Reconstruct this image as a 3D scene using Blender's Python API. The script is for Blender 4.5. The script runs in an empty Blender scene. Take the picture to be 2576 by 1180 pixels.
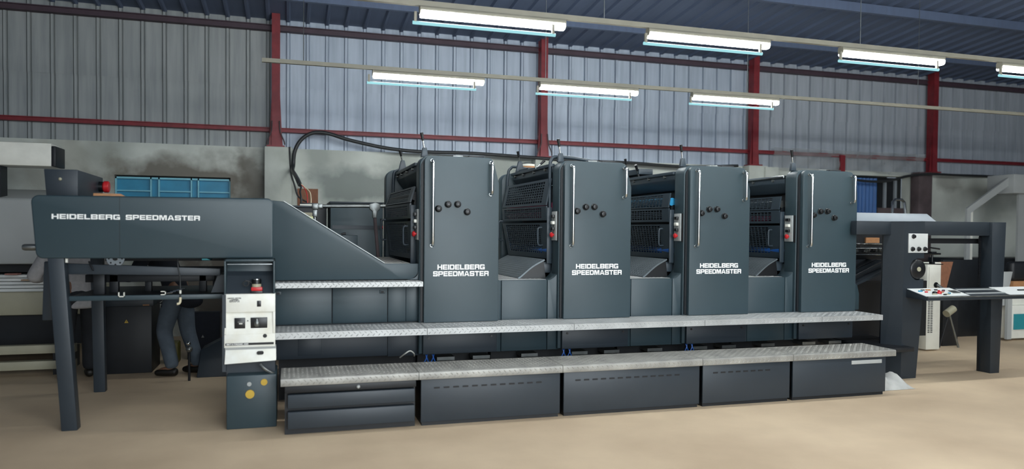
import bpy, bmesh, math, random
from mathutils import Vector, Matrix

random.seed(7)
SC = bpy.context.scene
COL = SC.collection
PI = math.pi

# ------------------------------------------------------------------ camera
f_px, W_px, H_px = 1850.0, 2576.0, 1180.0
psi, pit, rol = 0.2922, 0.0231, 0.0090
EYE = Vector((0, 0, 1.5))
Fv = Vector((math.sin(psi)*math.cos(pit), math.cos(psi)*math.cos(pit), -math.sin(pit)))
R0 = Vector((math.cos(psi), -math.sin(psi), 0)); U0 = R0.cross(Fv)
Rv = R0*math.cos(rol) + U0*math.sin(rol); Uv = U0*math.cos(rol) - R0*math.sin(rol)
cd = bpy.data.cameras.new('camera')
cam = bpy.data.objects.new('camera', cd); COL.objects.link(cam)
m3 = Matrix((Rv, Uv, -Fv)).transposed()
cam.matrix_world = Matrix.Translation(EYE) @ m3.to_4x4()
cd.sensor_fit = 'HORIZONTAL'; cd.sensor_width = 36.0
cd.lens = f_px/W_px*36.0
cd.shift_y = (622.4 - H_px/2)/W_px
cd.clip_start = 0.05; cd.clip_end = 100
cd.dof.use_dof = True; cd.dof.focus_distance = 7.6; cd.dof.aperture_fstop = 0.95
SC.camera = cam

# ------------------------------------------------------------------ view, world
SC.view_settings.view_transform = 'Standard'
SC.view_settings.look = 'None'
SC.view_settings.exposure = 0.0
SC.view_settings.gamma = 1.0
SC.view_settings.use_curve_mapping = False
wd = bpy.data.worlds.new('world'); SC.world = wd; wd.use_nodes = True
wd.node_tree.nodes['Background'].inputs[0].default_value = (0.55, 0.66, 0.78, 1)
wd.node_tree.nodes['Background'].inputs[1].default_value = 0.40
TUBE_EMIT = 58.0           # emission of the lit diffusers
# area lamp added for inferred daylight from the hall's unseen front, behind the viewer
dl = bpy.data.lights.new('front_daylight_lamp', 'AREA'); dl.shape = 'RECTANGLE'; dl.size = 5.5; dl.size_y = 4.0
dl.energy = 560.0; dl.color = (0.88, 0.95, 1.0)
dlo = bpy.data.objects.new('front_daylight_lamp', dl); COL.objects.link(dlo)
dlo.location = (2.6, -3.2, 2.2); dlo.rotation_euler = (PI/2, 0, 0)

# ------------------------------------------------------------------ materials
def lin(h):
    h = h.lstrip('#')
    o = []
    for i in (0, 2, 4):
        c = int(h[i:i+2], 16)/255
        o.append(c/12.92 if c <= 0.04045 else ((c+0.055)/1.055)**2.4)
    return (*o, 1)
def shade(c, k): return (c[0]*k, c[1]*k, c[2]*k, 1)

def mat(name, col, rough=0.5, metal=0.0, var=0.12, scale=6.0, bump=0.0, bscale=80.0, col2=None,
        emit=None, estr=0.0, trans=0.0, spec=0.5, stretch=(1, 1, 1), detail=4.0):
    """principled material whose colour is varied by noise in object space"""
    m = bpy.data.materials.new(name); m.use_nodes = True
    nt = m.node_tree; b = nt.nodes['Principled BSDF']
    c = lin(col) if isinstance(col, str) else col
    c2 = (lin(col2) if isinstance(col2, str) else col2) if col2 else shade(c, 1-2*var)
    b.inputs['Roughness'].default_value = rough
    b.inputs['Metallic'].default_value = metal
    b.inputs['Specular IOR Level'].default_value = spec
    tc = nt.nodes.new('ShaderNodeTexCoord')
    mp = nt.nodes.new('ShaderNodeMapping'); mp.inputs['Scale'].default_value = stretch
    nt.links.new(tc.outputs['Object'], mp.inputs['Vector'])
    nz = nt.nodes.new('ShaderNodeTexNoise'); nz.inputs['Scale'].default_value = scale; nz.inputs['Detail'].default_value = detail
    nt.links.new(mp.outputs['Vector'], nz.inputs['Vector'])
    rp = nt.nodes.new('ShaderNodeValToRGB')
    rp.color_ramp.elements[0].position = 0.33; rp.color_ramp.elements[1].position = 0.67
    rp.color_ramp.elements[0].color = c2; rp.color_ramp.elements[1].color = c
    nt.links.new(nz.outputs['Fac'], rp.inputs['Fac'])
    nt.links.new(rp.outputs['Color'], b.inputs['Base Color'])
    if bump:
        n2 = nt.nodes.new('ShaderNodeTexNoise'); n2.inputs['Scale'].default_value = bscale; n2.inputs['Detail'].default_value = 3
        nt.links.new(mp.outputs['Vector'], n2.inputs['Vector'])
        bp = nt.nodes.new('ShaderNodeBump'); bp.inputs['Strength'].default_value = bump; bp.inputs['Distance'].default_value = 0.01
        nt.links.new(n2.outputs['Fac'], bp.inputs['Height']); nt.links.new(bp.outputs['Normal'], b.inputs['Normal'])
    if emit:
        b.inputs['Emission Color'].default_value = lin(emit) if isinstance(emit, str) else emit
        b.inputs['Emission Strength'].default_value = estr
    if trans:
        b.inputs['Transmission Weight'].default_value = trans
    return m

M = {}
M['paint'] = mat('grey_press_paint', '#2f4047', 0.42, var=0.04, scale=3, bump=0.05, bscale=220)
M['paint_dark'] = mat('dark_press_paint', '#2a333b', 0.45, var=0.05, scale=4, bump=0.04, bscale=200)
M['plategrey'] = mat('pale_switch_plate', '#c3c6c4', 0.45, var=0.04)
M['feeder_paint'] = mat('dark_feeder_paint', '#222a31', 0.45, var=0.05, scale=4)
M['frame'] = mat('guard_paint', '#303c45', 0.4, var=0.05, scale=5)
M['mech'] = mat('dark_mechanism', '#161a1f', 0.5, var=0.15, scale=9)
M['black'] = mat('black_plastic', '#121417', 0.35, var=0.1)
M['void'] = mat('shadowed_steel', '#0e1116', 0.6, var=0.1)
M['chrome'] = mat('chrome', '#c4c8c8', 0.2, 1.0, var=0.03)
M['steel'] = mat('dull_steel', '#8d9190', 0.38, 0.9, var=0.15, scale=12)
M['tread'] = mat('tread_aluminium', '#bcbebd', 0.42, 0.35, var=0.1, scale=5)
M['tread_worn'] = mat('worn_tread_aluminium', '#a6a59f', 0.45, 0.35, var=0.16, scale=5)
M['tread_grey'] = mat('painted_tread_sheet', '#717b80', 0.42, 0.45, var=0.08, scale=6)
M['white'] = mat('white_enamel', '#e4e4da', 0.4, var=0.05, scale=7)
M['grime_white'] = mat('grubby_white_enamel', '#eceee8', 0.45, scale=6, col2='#dbd9cb', detail=6)
M['letter'] = mat('white_lettering', '#f0f2f0', 0.5, var=0.02)
M['red'] = mat('red_plastic', '#c3262b', 0.35, var=0.06)
M['yellow'] = mat('yellow_plastic', '#c9a63a', 0.4, var=0.05)
M['cream'] = mat('cream_paint', '#a8a48d', 0.5, var=0.05)
M['palegrey'] = mat('pale_grey_paint', '#a9adac', 0.4, var=0.05, scale=2)
M['covergrey'] = mat('light_grey_cover_paint', '#8d959b', 0.45, var=0.06, scale=3)
M['oxide'] = mat('red_oxide_paint', '#84272f', 0.5, var=0.14, scale=8)
M['rubber'] = mat('black_cable', '#2b2e30', 0.5, var=0.15, scale=14)
M['wood'] = mat('brown_board', '#8a5c43', 0.7, var=0.12, scale=14, stretch=(6, 6, 1))
M['wood2'] = mat('ochre_wood', '#b07f55', 0.6, var=0.1, scale=20, stretch=(1, 6, 6))
M['blue'] = mat('blue_paint', '#2f8fb4', 0.45, var=0.08)
M['blue_light'] = mat('light_blue_frame', '#7fc4d6', 0.45, var=0.05)
M['blue_sheet'] = mat('blue_corrugated_sheet', '#1f5ea0', 0.5, var=0.12, scale=5, stretch=(4, 4, .6))
M['blue_pvc'] = mat('blue_hose', '#1d63c0', 0.4, var=0.05)
M['inkblue'] = mat('blue_inked_roller', '#3fa6dc', 0.3, var=0.08)
M['plateblue'] = mat('blue_plate_cylinder', '#1f5eae', 0.35, var=0.06)
M['inkmag'] = mat('magenta_inked_roller', '#a84a68', 0.3, var=0.08)
M['paper'] = mat('white_paper', '#d9dcda', 0.7, var=0.03)
M['olive'] = mat('dull_olive_paint', '#5c5726', 0.5, var=0.1)
M['pinkpaper'] = mat('faded_pink_paper', '#9a6a60', 0.7, var=0.08)
M['tanpaper'] = mat('tan_paper', '#a98f76', 0.7, var=0.08)
M['teal'] = mat('teal_panel', '#2a8d97', 0.5, var=0.05)
M['skin'] = mat('skin', '#7d5a45', 0.55, var=0.06)
M['hair'] = mat('dark_hair', '#17130f', 0.6, var=0.2, scale=60)
M['shirt'] = mat('grey_shirt_cloth', '#b4b3b4', 0.85, var=0.08, scale=30, bump=0.3, bscale=26)
M['trouser'] = mat('dark_trouser_cloth', '#23262b', 0.85, var=0.1, scale=20, bump=0.3, bscale=24)
M['jean'] = mat('faded_jean_cloth', '#5a6672', 0.85, var=0.14, scale=9, bump=0.4, bscale=20)
M['navy'] = mat('navy_cloth', '#141a25', 0.85, var=0.1, scale=20)
M['shoe'] = mat('dark_shoe', '#16140f', 0.5, var=0.1)
M['ywire'] = mat('cream_wire', '#cfc6a8', 0.5, var=0.03)
M['conduit'] = mat('beige_conduit', '#8f8c7e', 0.5, var=0.06)
M['rag'] = mat('pale_rag', '#b9bab6', 0.9, var=0.1, scale=12, bump=0.5, bscale=14)
M['tubewhite'] = mat('lit_white_diffuser', '#ffffff', 0.4, var=0.0, emit=(0.97, 1.0, 0.99, 1), estr=TUBE_EMIT)
M['tubecyan'] = mat('lit_cyan_tube', '#0c1214', 0.5, var=0.0, emit=(0.36, 0.74, 0.80, 1), estr=1.0, spec=0.1)
M['cladding'] = mat('bare_metal_cladding', '#b7c3d1', 0.5, 0.1, scale=3.0, col2='#a3afbe', stretch=(5, 5, .35), detail=6)
M['roof'] = mat('roof_sheeting', '#5c6a84', 0.6, 0.1, var=0.06, scale=3, stretch=(5, .4, 1))
M['plaster_pier'] = mat('pier_plaster', '#c6cbc3', 0.85, scale=2.6, col2='#aeb3aa', bump=0.25, bscale=18)
M['brown_pier'] = mat('brown_pier_plaster', '#5d5153', 0.85, scale=4, col2='#473d3f', bump=0.3, bscale=18)
M['plastic'] = mat('clear_dusty_plastic', '#b3b8ba', 0.28, var=0.14, scale=5, bump=0.9, bscale=7)
M['plastic'].node_tree.nodes['Principled BSDF'].inputs['Alpha'].default_value = 0.40

def wall_material():
    """painted plaster with damp grey-brown patches round the ventilator and mottling"""
    m = bpy.data.materials.new('wall_plaster'); m.use_nodes = True
    nt = m.node_tree; b = nt.nodes['Principled BSDF']; b.inputs['Roughness'].default_value = 0.9
    N = nt.nodes.new; L = nt.links.new
    tc = N('ShaderNodeTexCoord')
    n1 = N('ShaderNodeTexNoise'); n1.inputs['Scale'].default_value = 1.1; n1.inputs['Detail'].default_value = 9; n1.inputs['Roughness'].default_value = 0.40
    L(tc.outputs['Object'], n1.inputs['Vector'])
    r1 = N('ShaderNodeValToRGB'); r1.color_ramp.elements[0].position = 0.36; r1.color_ramp.elements[1].position = 0.6
    r1.color_ramp.elements[0].color = lin('#a3a9a2'); r1.color_ramp.elements[1].color = lin('#cfd4cc')
    L(n1.outputs['Fac'], r1.inputs['Fac'])
    # damp patches : a soft blob about each listed point, its edge broken up by noise
    n2 = N('ShaderNodeTexNoise'); n2.inputs['Scale'].default_value = 3.2; n2.inputs['Detail'].default_value = 8
    L(tc.outputs['Object'], n2.inputs['Vector'])
    prev = r1.outputs['Color']
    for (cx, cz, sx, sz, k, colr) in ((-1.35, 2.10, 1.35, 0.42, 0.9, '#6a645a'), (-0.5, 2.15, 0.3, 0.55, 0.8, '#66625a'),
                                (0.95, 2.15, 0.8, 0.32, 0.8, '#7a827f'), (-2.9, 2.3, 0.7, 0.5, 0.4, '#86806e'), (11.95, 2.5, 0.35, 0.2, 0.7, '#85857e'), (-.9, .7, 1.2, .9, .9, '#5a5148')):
        mp = N('ShaderNodeMapping'); mp.inputs['Location'].default_value = (-cx/sx, 0, -cz/sz); mp.inputs['Scale'].default_value = (1/sx, 0.0, 1/sz)
        L(tc.outputs['Object'], mp.inputs['Vector'])
        g = N('ShaderNodeVectorMath'); g.operation = 'LENGTH'; L(mp.outputs['Vector'], g.inputs[0])
        ad = N('ShaderNodeMath'); ad.operation = 'ADD'; L(g.outputs['Value'], ad.inputs[0])
        sc = N('ShaderNodeMath'); sc.operation = 'MULTIPLY'; sc.inputs[1].default_value = 1.5; L(n2.outputs['Fac'], sc.inputs[0])
        L(sc.outputs[0], ad.inputs[1])
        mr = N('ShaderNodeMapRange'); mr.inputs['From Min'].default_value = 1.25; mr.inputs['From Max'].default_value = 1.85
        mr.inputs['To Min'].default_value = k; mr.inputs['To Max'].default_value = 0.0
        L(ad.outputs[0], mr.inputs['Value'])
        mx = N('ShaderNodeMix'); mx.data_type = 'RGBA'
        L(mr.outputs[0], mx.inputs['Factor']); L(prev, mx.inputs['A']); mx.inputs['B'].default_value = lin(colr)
        prev = mx.outputs['Result']
    L(prev, b.inputs['Base Color'])
    bp = N('ShaderNodeBump'); bp.inputs['Strength'].default_value = 0.3; bp.inputs['Distance'].default_value = 0.02
    n3 = N('ShaderNodeTexNoise'); n3.inputs['Scale'].default_value = 9; n3.inputs['Detail'].default_value = 8
    L(tc.outputs['Object'], n3.inputs['Vector']); L(n3.outputs['Fac'], bp.inputs['Height']); L(bp.outputs['Normal'], b.inputs['Normal'])
    return m
M['plaster'] = wall_material()
M['floor'] = mat('dusty_concrete_floor', '#d9c3a4', 0.7, scale=0.9, col2='#bfa98d', bump=0.15, bscale=14, detail=7)

# ------------------------------------------------------------------ mesh builder
def rpoly(pts, rad, n=6):
    """2-D polygon with corner radii"""
    out = []; N_ = len(pts)
    if not hasattr(rad, '__len__'): rad = [rad]*N_
    for i in range(N_):
        p = Vector(pts[i]); a = Vector(pts[i-1]); c = Vector(pts[(i+1) % N_]); r = rad[i]
        if r <= 0: out.append(tuple(p)); continue
        d1 = (a-p).normalized(); d2 = (c-p).normalized()
        ang = d1.angle(d2); t = min(r/math.tan(ang/2), (a-p).length*.49, (c-p).length*.49)
        r2 = t*math.tan(ang/2)
        ce = p + (d1+d2).normalized()*(r2/math.sin(ang/2))
        s = p+d1*t-ce; e = p+d2*t-ce
        a0 = math.atan2(s.y, s.x); a1 = math.atan2(e.y, e.x)
        da = (a1-a0+PI) % (2*PI)-PI
        for k in range(n+1):
            q = a0+da*k/n
            out.append((ce.x+r2*math.cos(q), ce.y+r2*math.sin(q)))
    return out

class MB:
    def __init__(s): s.v = []; s.f = []
    def add(s, vs, fs):
        o = len(s.v); s.v += [tuple(v) for v in vs]; s.f += [tuple(i+o for i in f) for f in fs]; return s
    def box(s, x0, x1, y0, y1, z0, z1):
        return s.add([(x0,y0,z0),(x1,y0,z0),(x1,y1,z0),(x0,y1,z0),(x0,y0,z1),(x1,y0,z1),(x1,y1,z1),(x0,y1,z1)],
                     [(0,3,2,1),(4,5,6,7),(0,1,5,4),(1,2,6,5),(2,3,7,6),(3,0,4,7)])
    def hexa(s, p):   # eight corners, bottom four then top four
        return s.add(p, [(0,3,2,1),(4,5,6,7),(0,1,5,4),(1,2,6,5),(2,3,7,6),(3,0,4,7)])
    def prism(s, pts, axis, a, b):
        """polygon extruded along axis from a to b ; pts are the other two coordinates in x,y,z order"""
        n = len(pts)
        def mk(p, t):
            return (t, p[0], p[1]) if axis == 'x' else ((p[0], t, p[1]) if axis == 'y' else (p[0], p[1], t))
        vs = [mk(p, a) for p in pts]+[mk(p, b) for p in pts]
        fs = [tuple(range(n)), tuple(range(2*n-1, n-1, -1))]+[(i, i+n, (i+1) % n+n, (i+1) % n) for i in range(n)]
        return s.add(vs, fs)
    def cyl(s, p0, p1, r, n=16, r2=None):
        p0 = Vector(p0); p1 = Vector(p1); r2 = r if r2 is None else r2
        d = (p1-p0).normalized(); a = d.orthogonal().normalized(); b = d.cross(a)
        vs = []
        for p, q in ((p0, r), (p1, r2)):
            for k in range(n):
                t = 2*PI*k/n; vs.append(p+(a*math.cos(t)+b*math.sin(t))*q)
        fs = [tuple(range(n-1, -1, -1)), tuple(range(n, 2*n))]+[(i, (i+1) % n, (i+1) % n+n, i+n) for i in range(n)]
        return s.add(vs, fs)
    def lathe(s, prof, c, axis='z', n=24):
        """prof: (radius, height) pairs along axis from point c"""
        c = Vector(c); A = {'x': Vector((1,0,0)), 'y': Vector((0,1,0)), 'z': Vector((0,0,1)), '-x': Vector((-1,0,0)), '-y': Vector((0,-1,0))}[axis] if isinstance(axis, str) else Vector(axis).normalized()
        a = A.orthogonal().normalized(); b = A.cross(a)
        vs = []; fs = []
        for r, h_ in prof:
            for k in range(n):
                t = 2*PI*k/n; vs.append(c+A*h_+(a*math.cos(t)+b*math.sin(t))*r)
        m_ = len(prof)
        for j in range(m_-1):
            for k in range(n):
                fs.append((j*n+k, j*n+(k+1) % n, (j+1)*n+(k+1) % n, (j+1)*n+k))
        fs.append(tuple(range(n-1, -1, -1))); fs.append(tuple(range((m_-1)*n, m_*n)))
        return s.add(vs, fs)
    def tube(s, path, r, n=10, sub=0):
        P = [Vector(p) for p in path]
        if sub: P = spline(P, sub)
        fr = None; vs = []; fs = []
        for i, p in enumerate(P):
            d = (P[min(i+1, len(P)-1)]-P[max(i-1, 0)]).normalized()
            if fr is None: fr = d.orthogonal().normalized()
            fr = (fr-d*fr.dot(d)).normalized(); b = d.cross(fr)
            rr = r[i] if hasattr(r, '__len__') else r
            for k in range(n):
                t = 2*PI*k/n; vs.append(p+(fr*math.cos(t)+b*math.sin(t))*rr)
        m_ = len(P)
        for j in range(m_-1):
            for k in range(n):
                fs.append((j*n+k, j*n+(k+1) % n, (j+1)*n+(k+1) % n, (j+1)*n+k))
        fs.append(tuple(range(n-1, -1, -1))); fs.append(tuple(range((m_-1)*n, m_*n)))
        return s.add(vs, fs)
    def sphere(s, c, r, n=14, m_=8, sc=(1,1,1)):
        c = Vector(c); vs = [c+Vector((0,0,-r*sc[2]))]; fs = []
        for j in range(1, m_):
            a = -PI/2+PI*j/m_
            for k in range(n):
                t = 2*PI*k/n; vs.append(c+Vector((r*sc[0]*math.cos(a)*math.cos(t), r*sc[1]*math.cos(a)*math.sin(t), r*sc[2]*math.sin(a))))
        vs.append(c+Vector((0,0,r*sc[2]))); top = len(vs)-1
        for k in range(n):
            fs.append((0, 1+(k+1) % n, 1+k)); fs.append((top, top-n+k, top-n+(k+1) % n))
        for j in range(m_-2):
            for k in range(n):
                a0 = 1+j*n
                fs.append((a0+k, a0+(k+1) % n, a0+n+(k+1) % n, a0+n+k))
        return s.add(vs, fs)
    def lugs(s, o, u, v, lu, lv, pitch=0.04, ln=0.034, wd_=0.009, ht=0.0028, rows=0):
        """raised lozenges of checker plate on the rectangle o, o+u*lu, o+v*lv (u,v unit)"""
        o = Vector(o); u = Vector(u); v = Vector(v); nn = u.cross(v)
        nu = max(1, int(lu/pitch)); nv = rows or max(1, int(lv/pitch))
        for i in range(nu):
            for j in range(nv):
                c = o+u*((i+.5+(.25 if rows and j % 2 else 0)-(.25 if rows and not j % 2 else 0))*lu/nu)+v*((j+.5)*lv/nv)
                sg = 1 if ((j+1) if rows else (i+j)) % 2 else -1
                d = (u*.72+v*(.69*sg)).normalized(); e = nn.cross(d)
                l, w = ln/2, wd_/2
                a = c-d*l; b = c+d*l
                q = [a, c-d*l*.5-e*w, c+d*l*.5-e*w, b, c+d*l*.5+e*w, c-d*l*.5+e*w, c-d*l*.45+nn*ht, c+d*l*.45+nn*ht]
                s.add(q, [(0,1,6), (1,2,7,6), (2,3,7), (3,4,7), (4,5,6,7), (5,0,6)])
        return s
    def build(s, name, m, parent=None, bevel=0.0, seg=2, smooth=40):
        o_ = parent_origin(parent)
        me = bpy.data.meshes.new(name)
        me.from_pydata([(a-o_.x, b-o_.y, c-o_.z) for a, b, c in s.v], [], s.f)
        bm = bmesh.new(); bm.from_mesh(me); bmesh.ops.recalc_face_normals(bm, faces=bm.faces)
        if bevel:
            ed = [e for e in bm.edges if len(e.link_faces) == 2 and e.calc_face_angle(0) > 0.6]
            bmesh.ops.bevel(bm, geom=ed, offset=bevel, segments=seg, affect='EDGES', profile=0.5, clamp_overlap=True)
        bm.to_mesh(me); bm.free()
        if smooth:
            for p in me.polygons: p.use_smooth = True
            me.set_sharp_from_angle(angle=math.radians(smooth))
        ob = bpy.data.objects.new(name, me); COL.objects.link(ob)
        if m: me.materials.append(M[m] if isinstance(m, str) else m)
        if parent is not None: ob.parent = parent
        return ob

def parent_origin(p):
    o = Vector((0,0,0))
    while p is not None: o += p.location; p = p.parent
    return o
def spline(P, sub):
    out = []
    for i in range(len(P)-1):
        p0 = P[max(i-1,0)]; p1 = P[i]; p2 = P[i+1]; p3 = P[min(i+2,len(P)-1)]
        for k in range(sub):
            t = k/sub
            out.append(.5*((2*p1)+(p2-p0)*t+(2*p0-5*p1+4*p2-p3)*t*t+(3*p1-p0-3*p2+p3)*t**3))
    return out+[P[-1]]
def thing(name, label, cat, loc=(0,0,0), group=None):
    e = bpy.data.objects.new(name, None); COL.objects.link(e); e.location = loc; e.empty_display_size = .1
    return tag(e, label, cat, group)
def tag(o, label, cat, group=None):
    o['label'] = label; o['category'] = cat
    if group: o['group'] = group
    return o
def struct(o, label=None, cat=None):
    o['kind'] = 'structure'
    if label: o['label'] = label
    if cat: o['category'] = cat
    return o
def lab(o, t): o['label'] = t; return o

# wide block lettering, each glyph a list of convex polygons in a box w x 1
def glyph(ch):
    w = 1.22; t = .30; b = .23; P = []
    def bx(x0, x1, y0, y1): P.append([(x0,y0),(x1,y0),(x1,y1),(x0,y1)])
    def rst(y0, y1, cb=.12, ct=.12):   # right stem with cut corners
        P.append([(w-t,y0),(w-cb,y0),(w,y0+cb),(w,y1-ct),(w-ct,y1),(w-t,y1)])
    def lst(y0, y1, cb=.12, ct=.12):
        P.append([(t,y0),(t,y1),(ct,y1),(0,y1-ct),(0,y0+cb),(cb,y0)])
    if ch == 'I': bx(0,t,0,1); return P, t
    if ch == 'H': bx(0,t,0,1); bx(w-t,w,0,1); bx(t,w-t,.39,.61)
    elif ch == 'E': w = 1.1; bx(0,t,0,1); bx(t,w,0,b); bx(t,w,1-b,1); bx(t,w-.06,.4,.6)
    elif ch == 'L': w = 1.02; bx(0,t,0,1); bx(t,w,0,b)
    elif ch == 'D': bx(0,t,0,1); bx(t,w-t,0,b); bx(t,w-t,1-b,1); rst(0,1,.18,.18)
    elif ch == 'B': bx(0,t,0,1); bx(t,w-t,0,b); bx(t,w-t,1-b,1); bx(t,w-t,.4,.6); rst(0,.52); rst(.5,1)
    elif ch == 'P': bx(0,t,0,1); bx(t,w-t,1-b,1); bx(t,w-t,.32,.53); rst(.32,1)
    elif ch == 'R': bx(0,t,0,1); bx(t,w-t,1-b,1); bx(t,w-t,.38,.58); rst(.44,1,.06,.12); bx(w-t-.02,w-.02,0,.46)
    elif ch == 'G': lst(0,1); bx(t,w-.08,1-b,1); bx(t,w,0,b); bx(w-t,w,b,.55); bx(.6,w-t,.36,.55); bx(w-t,w-.03,.7,.8)
    elif ch == 'S': bx(t,w-t,1-b,1); bx(t,w-t,.4,.6); bx(t,w-t,0,b); lst(.4,1); rst(0,.6); bx(0,t,0,b); bx(0,t,b,b+.08); bx(w-t,w,1-b,1); bx(w-t,w,1-b-.08,1-b)
    elif ch == 'M': w = 1.5; bx(0,t,0,1); bx(w-t,w,0,1); P.append([(t-.05,1),(t+.22,1),(w/2+.13,0),(w/2-.13,0)]); P.append([(w-t-.22,1),(w-t+.05,1),(w/2+.13,0),(w/2-.13,0)])
    elif ch == 'A': w = 1.34; P.append([(0,0),(t+.02,0),(w/2+.02,1),(w/2-.2,1)]); P.append([(w-t-.02,0),(w,0),(w/2+.2,1),(w/2-.02,1)]); bx(.3,w-.3,.2,.38)
    elif ch == 'T': w = 1.12; bx(0,w,1-b,1); bx(w/2-t/2,w/2+t/2,0,1-b)
    elif ch in 'FX':
        if ch == 'F': w = 1.05; bx(0,t,0,1); bx(t,w,1-b,1); bx(t,w-.1,.4,.6)
        else: P.append([(0,0),(.32,0),(w,1),(w-.32,1)]); P.append([(w-.32,0),(w,0),(.32,1),(0,1)])
    elif ch in 'OQ0': lst(0,1,.16,.16); rst(0,1,.16,.16); bx(t,w-t,0,b); bx(t,w-t,1-b,1)
    elif ch == 'C': lst(0,1,.16,.16); bx(t,w-.04,0,b); bx(t,w-.04,1-b,1)
    elif ch == 'N': bx(0,t,0,1); bx(w-t,w,0,1); P.append([(t-.06,1),(t+.2,1),(w-t+.06,0),(w-t-.2,0)])
    elif ch == '1': bx(.12,.12+t,0,1); bx(0,.12,.68,.84); return P, .5
    elif ch == '.': bx(0,.26,0,.24); return P, .3
    elif ch == ' ': return P, .45
    return P, w
def lettering(txt, x0, x1, z0, z1, y, m='letter', name='lettering', parent=None, th=.003, place=None):
    """word filling x0..x1, z0..z1 on the plane y (facing -y), or mapped by place(u,v,depth)"""
    items = []; cx = 0
    for ch in txt:
        P, w = glyph(ch); items.append((cx, P)); cx += w+.16
    tot = cx-.16; mb = MB()
    kk = 0; th0 = th
    for ox, P in items:
        for poly in P:
            kk += 1; th = th0*(1+.04*(kk % 5))
            n = len(poly)
            pts = [((ox+px)/tot, pz) for px, pz in poly]
            if place is None:
                mb.prism([(x0+(x1-x0)*a, z0+(z1-z0)*b_) for a, b_ in pts], 'y', y-th, y+.002)
            else:
                mb.add([place(a, b_, 0) for a, b_ in pts]+[place(a, b_, th) for a, b_ in pts],
                       [tuple(range(n)), tuple(range(2*n-1, n-1, -1))]+[(i, i+n, (i+1) % n+n, (i+1) % n) for i in range(n)])
    return mb.build(name, m, parent, smooth=0)

# ================================================================== SETTING
WY = 11.0                      # back wall plane
BLK = 2.64                     # top of its masonry
struct(MB().box(-10, 22, -6, 13, -0.1, 0).build('floor', 'floor', smooth=0), 'dusty tan concrete workshop floor', 'floor')

# masonry with the ventilator hole and the doorway left open
mb = MB()
vx0, vx1, vz0, vz1 = -2.27, -0.81, 1.86, 2.20
dx0, dx1, dz1 = 9.0, 11.06, 2.56
for (a, b, c, d) in ((-10, vx0, 0, BLK), (vx0, vx1, 0, vz0), (vx0, vx1, vz1, BLK), (vx1, dx0, 0, BLK), (dx0, dx1, dz1, BLK), (dx1, 22, 0, BLK)):
    mb.box(a, b, WY, WY+.23, c, d)
struct(mb.build('wall_back', 'plaster', smooth=0), 'stained grey plastered lower back wall', 'wall')

# ribbed metal cladding above
def cladding(xa, xb, m_):
    mb = MB(); y = WY+.1; pts = []
    x = -10.0
    while x < 22:
        if xa <= x < xb:
            pts += [(x, y), (x+.205, y), (x+.207, y+.022), (x+.215, y+.022), (x+.222, y-.026), (x+.252, y-.026), (x+.259, y+.022), (x+.267, y+.022), (x+.269, y)]
        x += .27
    n = len(pts); z0, z1 = BLK, 4.6
    mb.add([(p[0], p[1], z0) for p in pts]+[(p[0], p[1], z1) for p in pts], [(i, i+1, i+1+n, i+n) for i in range(n-1)])
    # the lap where the upper row of sheets overhangs the lower one
    mb.add([(p[0], p[1]-.012, 3.52) for p in pts]+[(p[0], p[1]-.012, z1) for p in pts], [(i, i+1, i+1+n, i+n) for i in range(n-1)])
    return mb.build('wall_back_cladding', m_, smooth=0)
M['cladding_grey'] = mat('grey_falloff_cladding', '#a3a8a8', 0.55, 0.05, scale=3.0, col2='#8f9596', stretch=(5, 5, .35), detail=6)  # greyer sheets, their tone also lowered to stand in for light falloff
M['cladding_falloff'] = mat('falloff_metal_cladding', '#b2bac3', 0.55, 0.05, scale=3.0, col2='#9fa7b0', stretch=(5, 5, .35), detail=6)  # cladding colour partly darkened for light falloff towards the right
struct(cladding(-11, -.3, 'cladding_grey'), 'grey ribbed cladding, partly darkened for light falloff, left of the column by the ventilator', 'wall')
struct(cladding(-.3, 7.4, 'cladding'), 'ribbed bare bluish metal cladding behind the towers', 'wall')
struct(cladding(7.4, 23, 'cladding_falloff'), 'ribbed metal cladding partly darkened for light falloff, above the doorway and to its right', 'wall')
struct(MB().box(-10, 22, WY+.14, WY+.16, BLK, 4.7).build('wall_back_sheathing', 'cladding', smooth=0))
struct(MB().box(-10.2, -10, -6, WY+.2, 0, 6).build('wall_left', 'cladding', smooth=0))
struct(MB().box(22, 22.2, -6, WY+.2, 0, 6).build('wall_right', 'cladding', smooth=0))

# roof, ribbed, rising towards the camera
def roof():
    mb = MB(); pts = []; x = -10.0
    while x < 22:
        pts += [(x, 0), (x+.2, 0), (x+.22, -.035), (x+.25, -.035)]; x += .27
    n = len(pts); y0, z0, y1, z1 = WY+.15, 4.47, -6, 6.0
    mb.add([(p[0], y0, z0+p[1]) for p in pts]+[(p[0], y1, z1+p[1]) for p in pts], [(i, i+1, i+1+n, i+n) for i in range(n-1)])
    return mb.build('ceiling', 'roof', smooth=0)
struct(roof(), 'dark bluish ribbed metal roof sheeting', 'ceiling')
for k, yy in enumerate((9.9, 8.4, 6.9, 5.4, 3.9, 2.4)):
    zz = 4.47+(WY+.15-yy)*(6.0-4.47)/17.15
    struct(MB().box(-10, 22, yy-.03, yy+.03, zz-.17, zz-.05).build('trim_%d' % (k+3), 'roof', smooth=0), 'dark steel roof purlin', 'trim')

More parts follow.
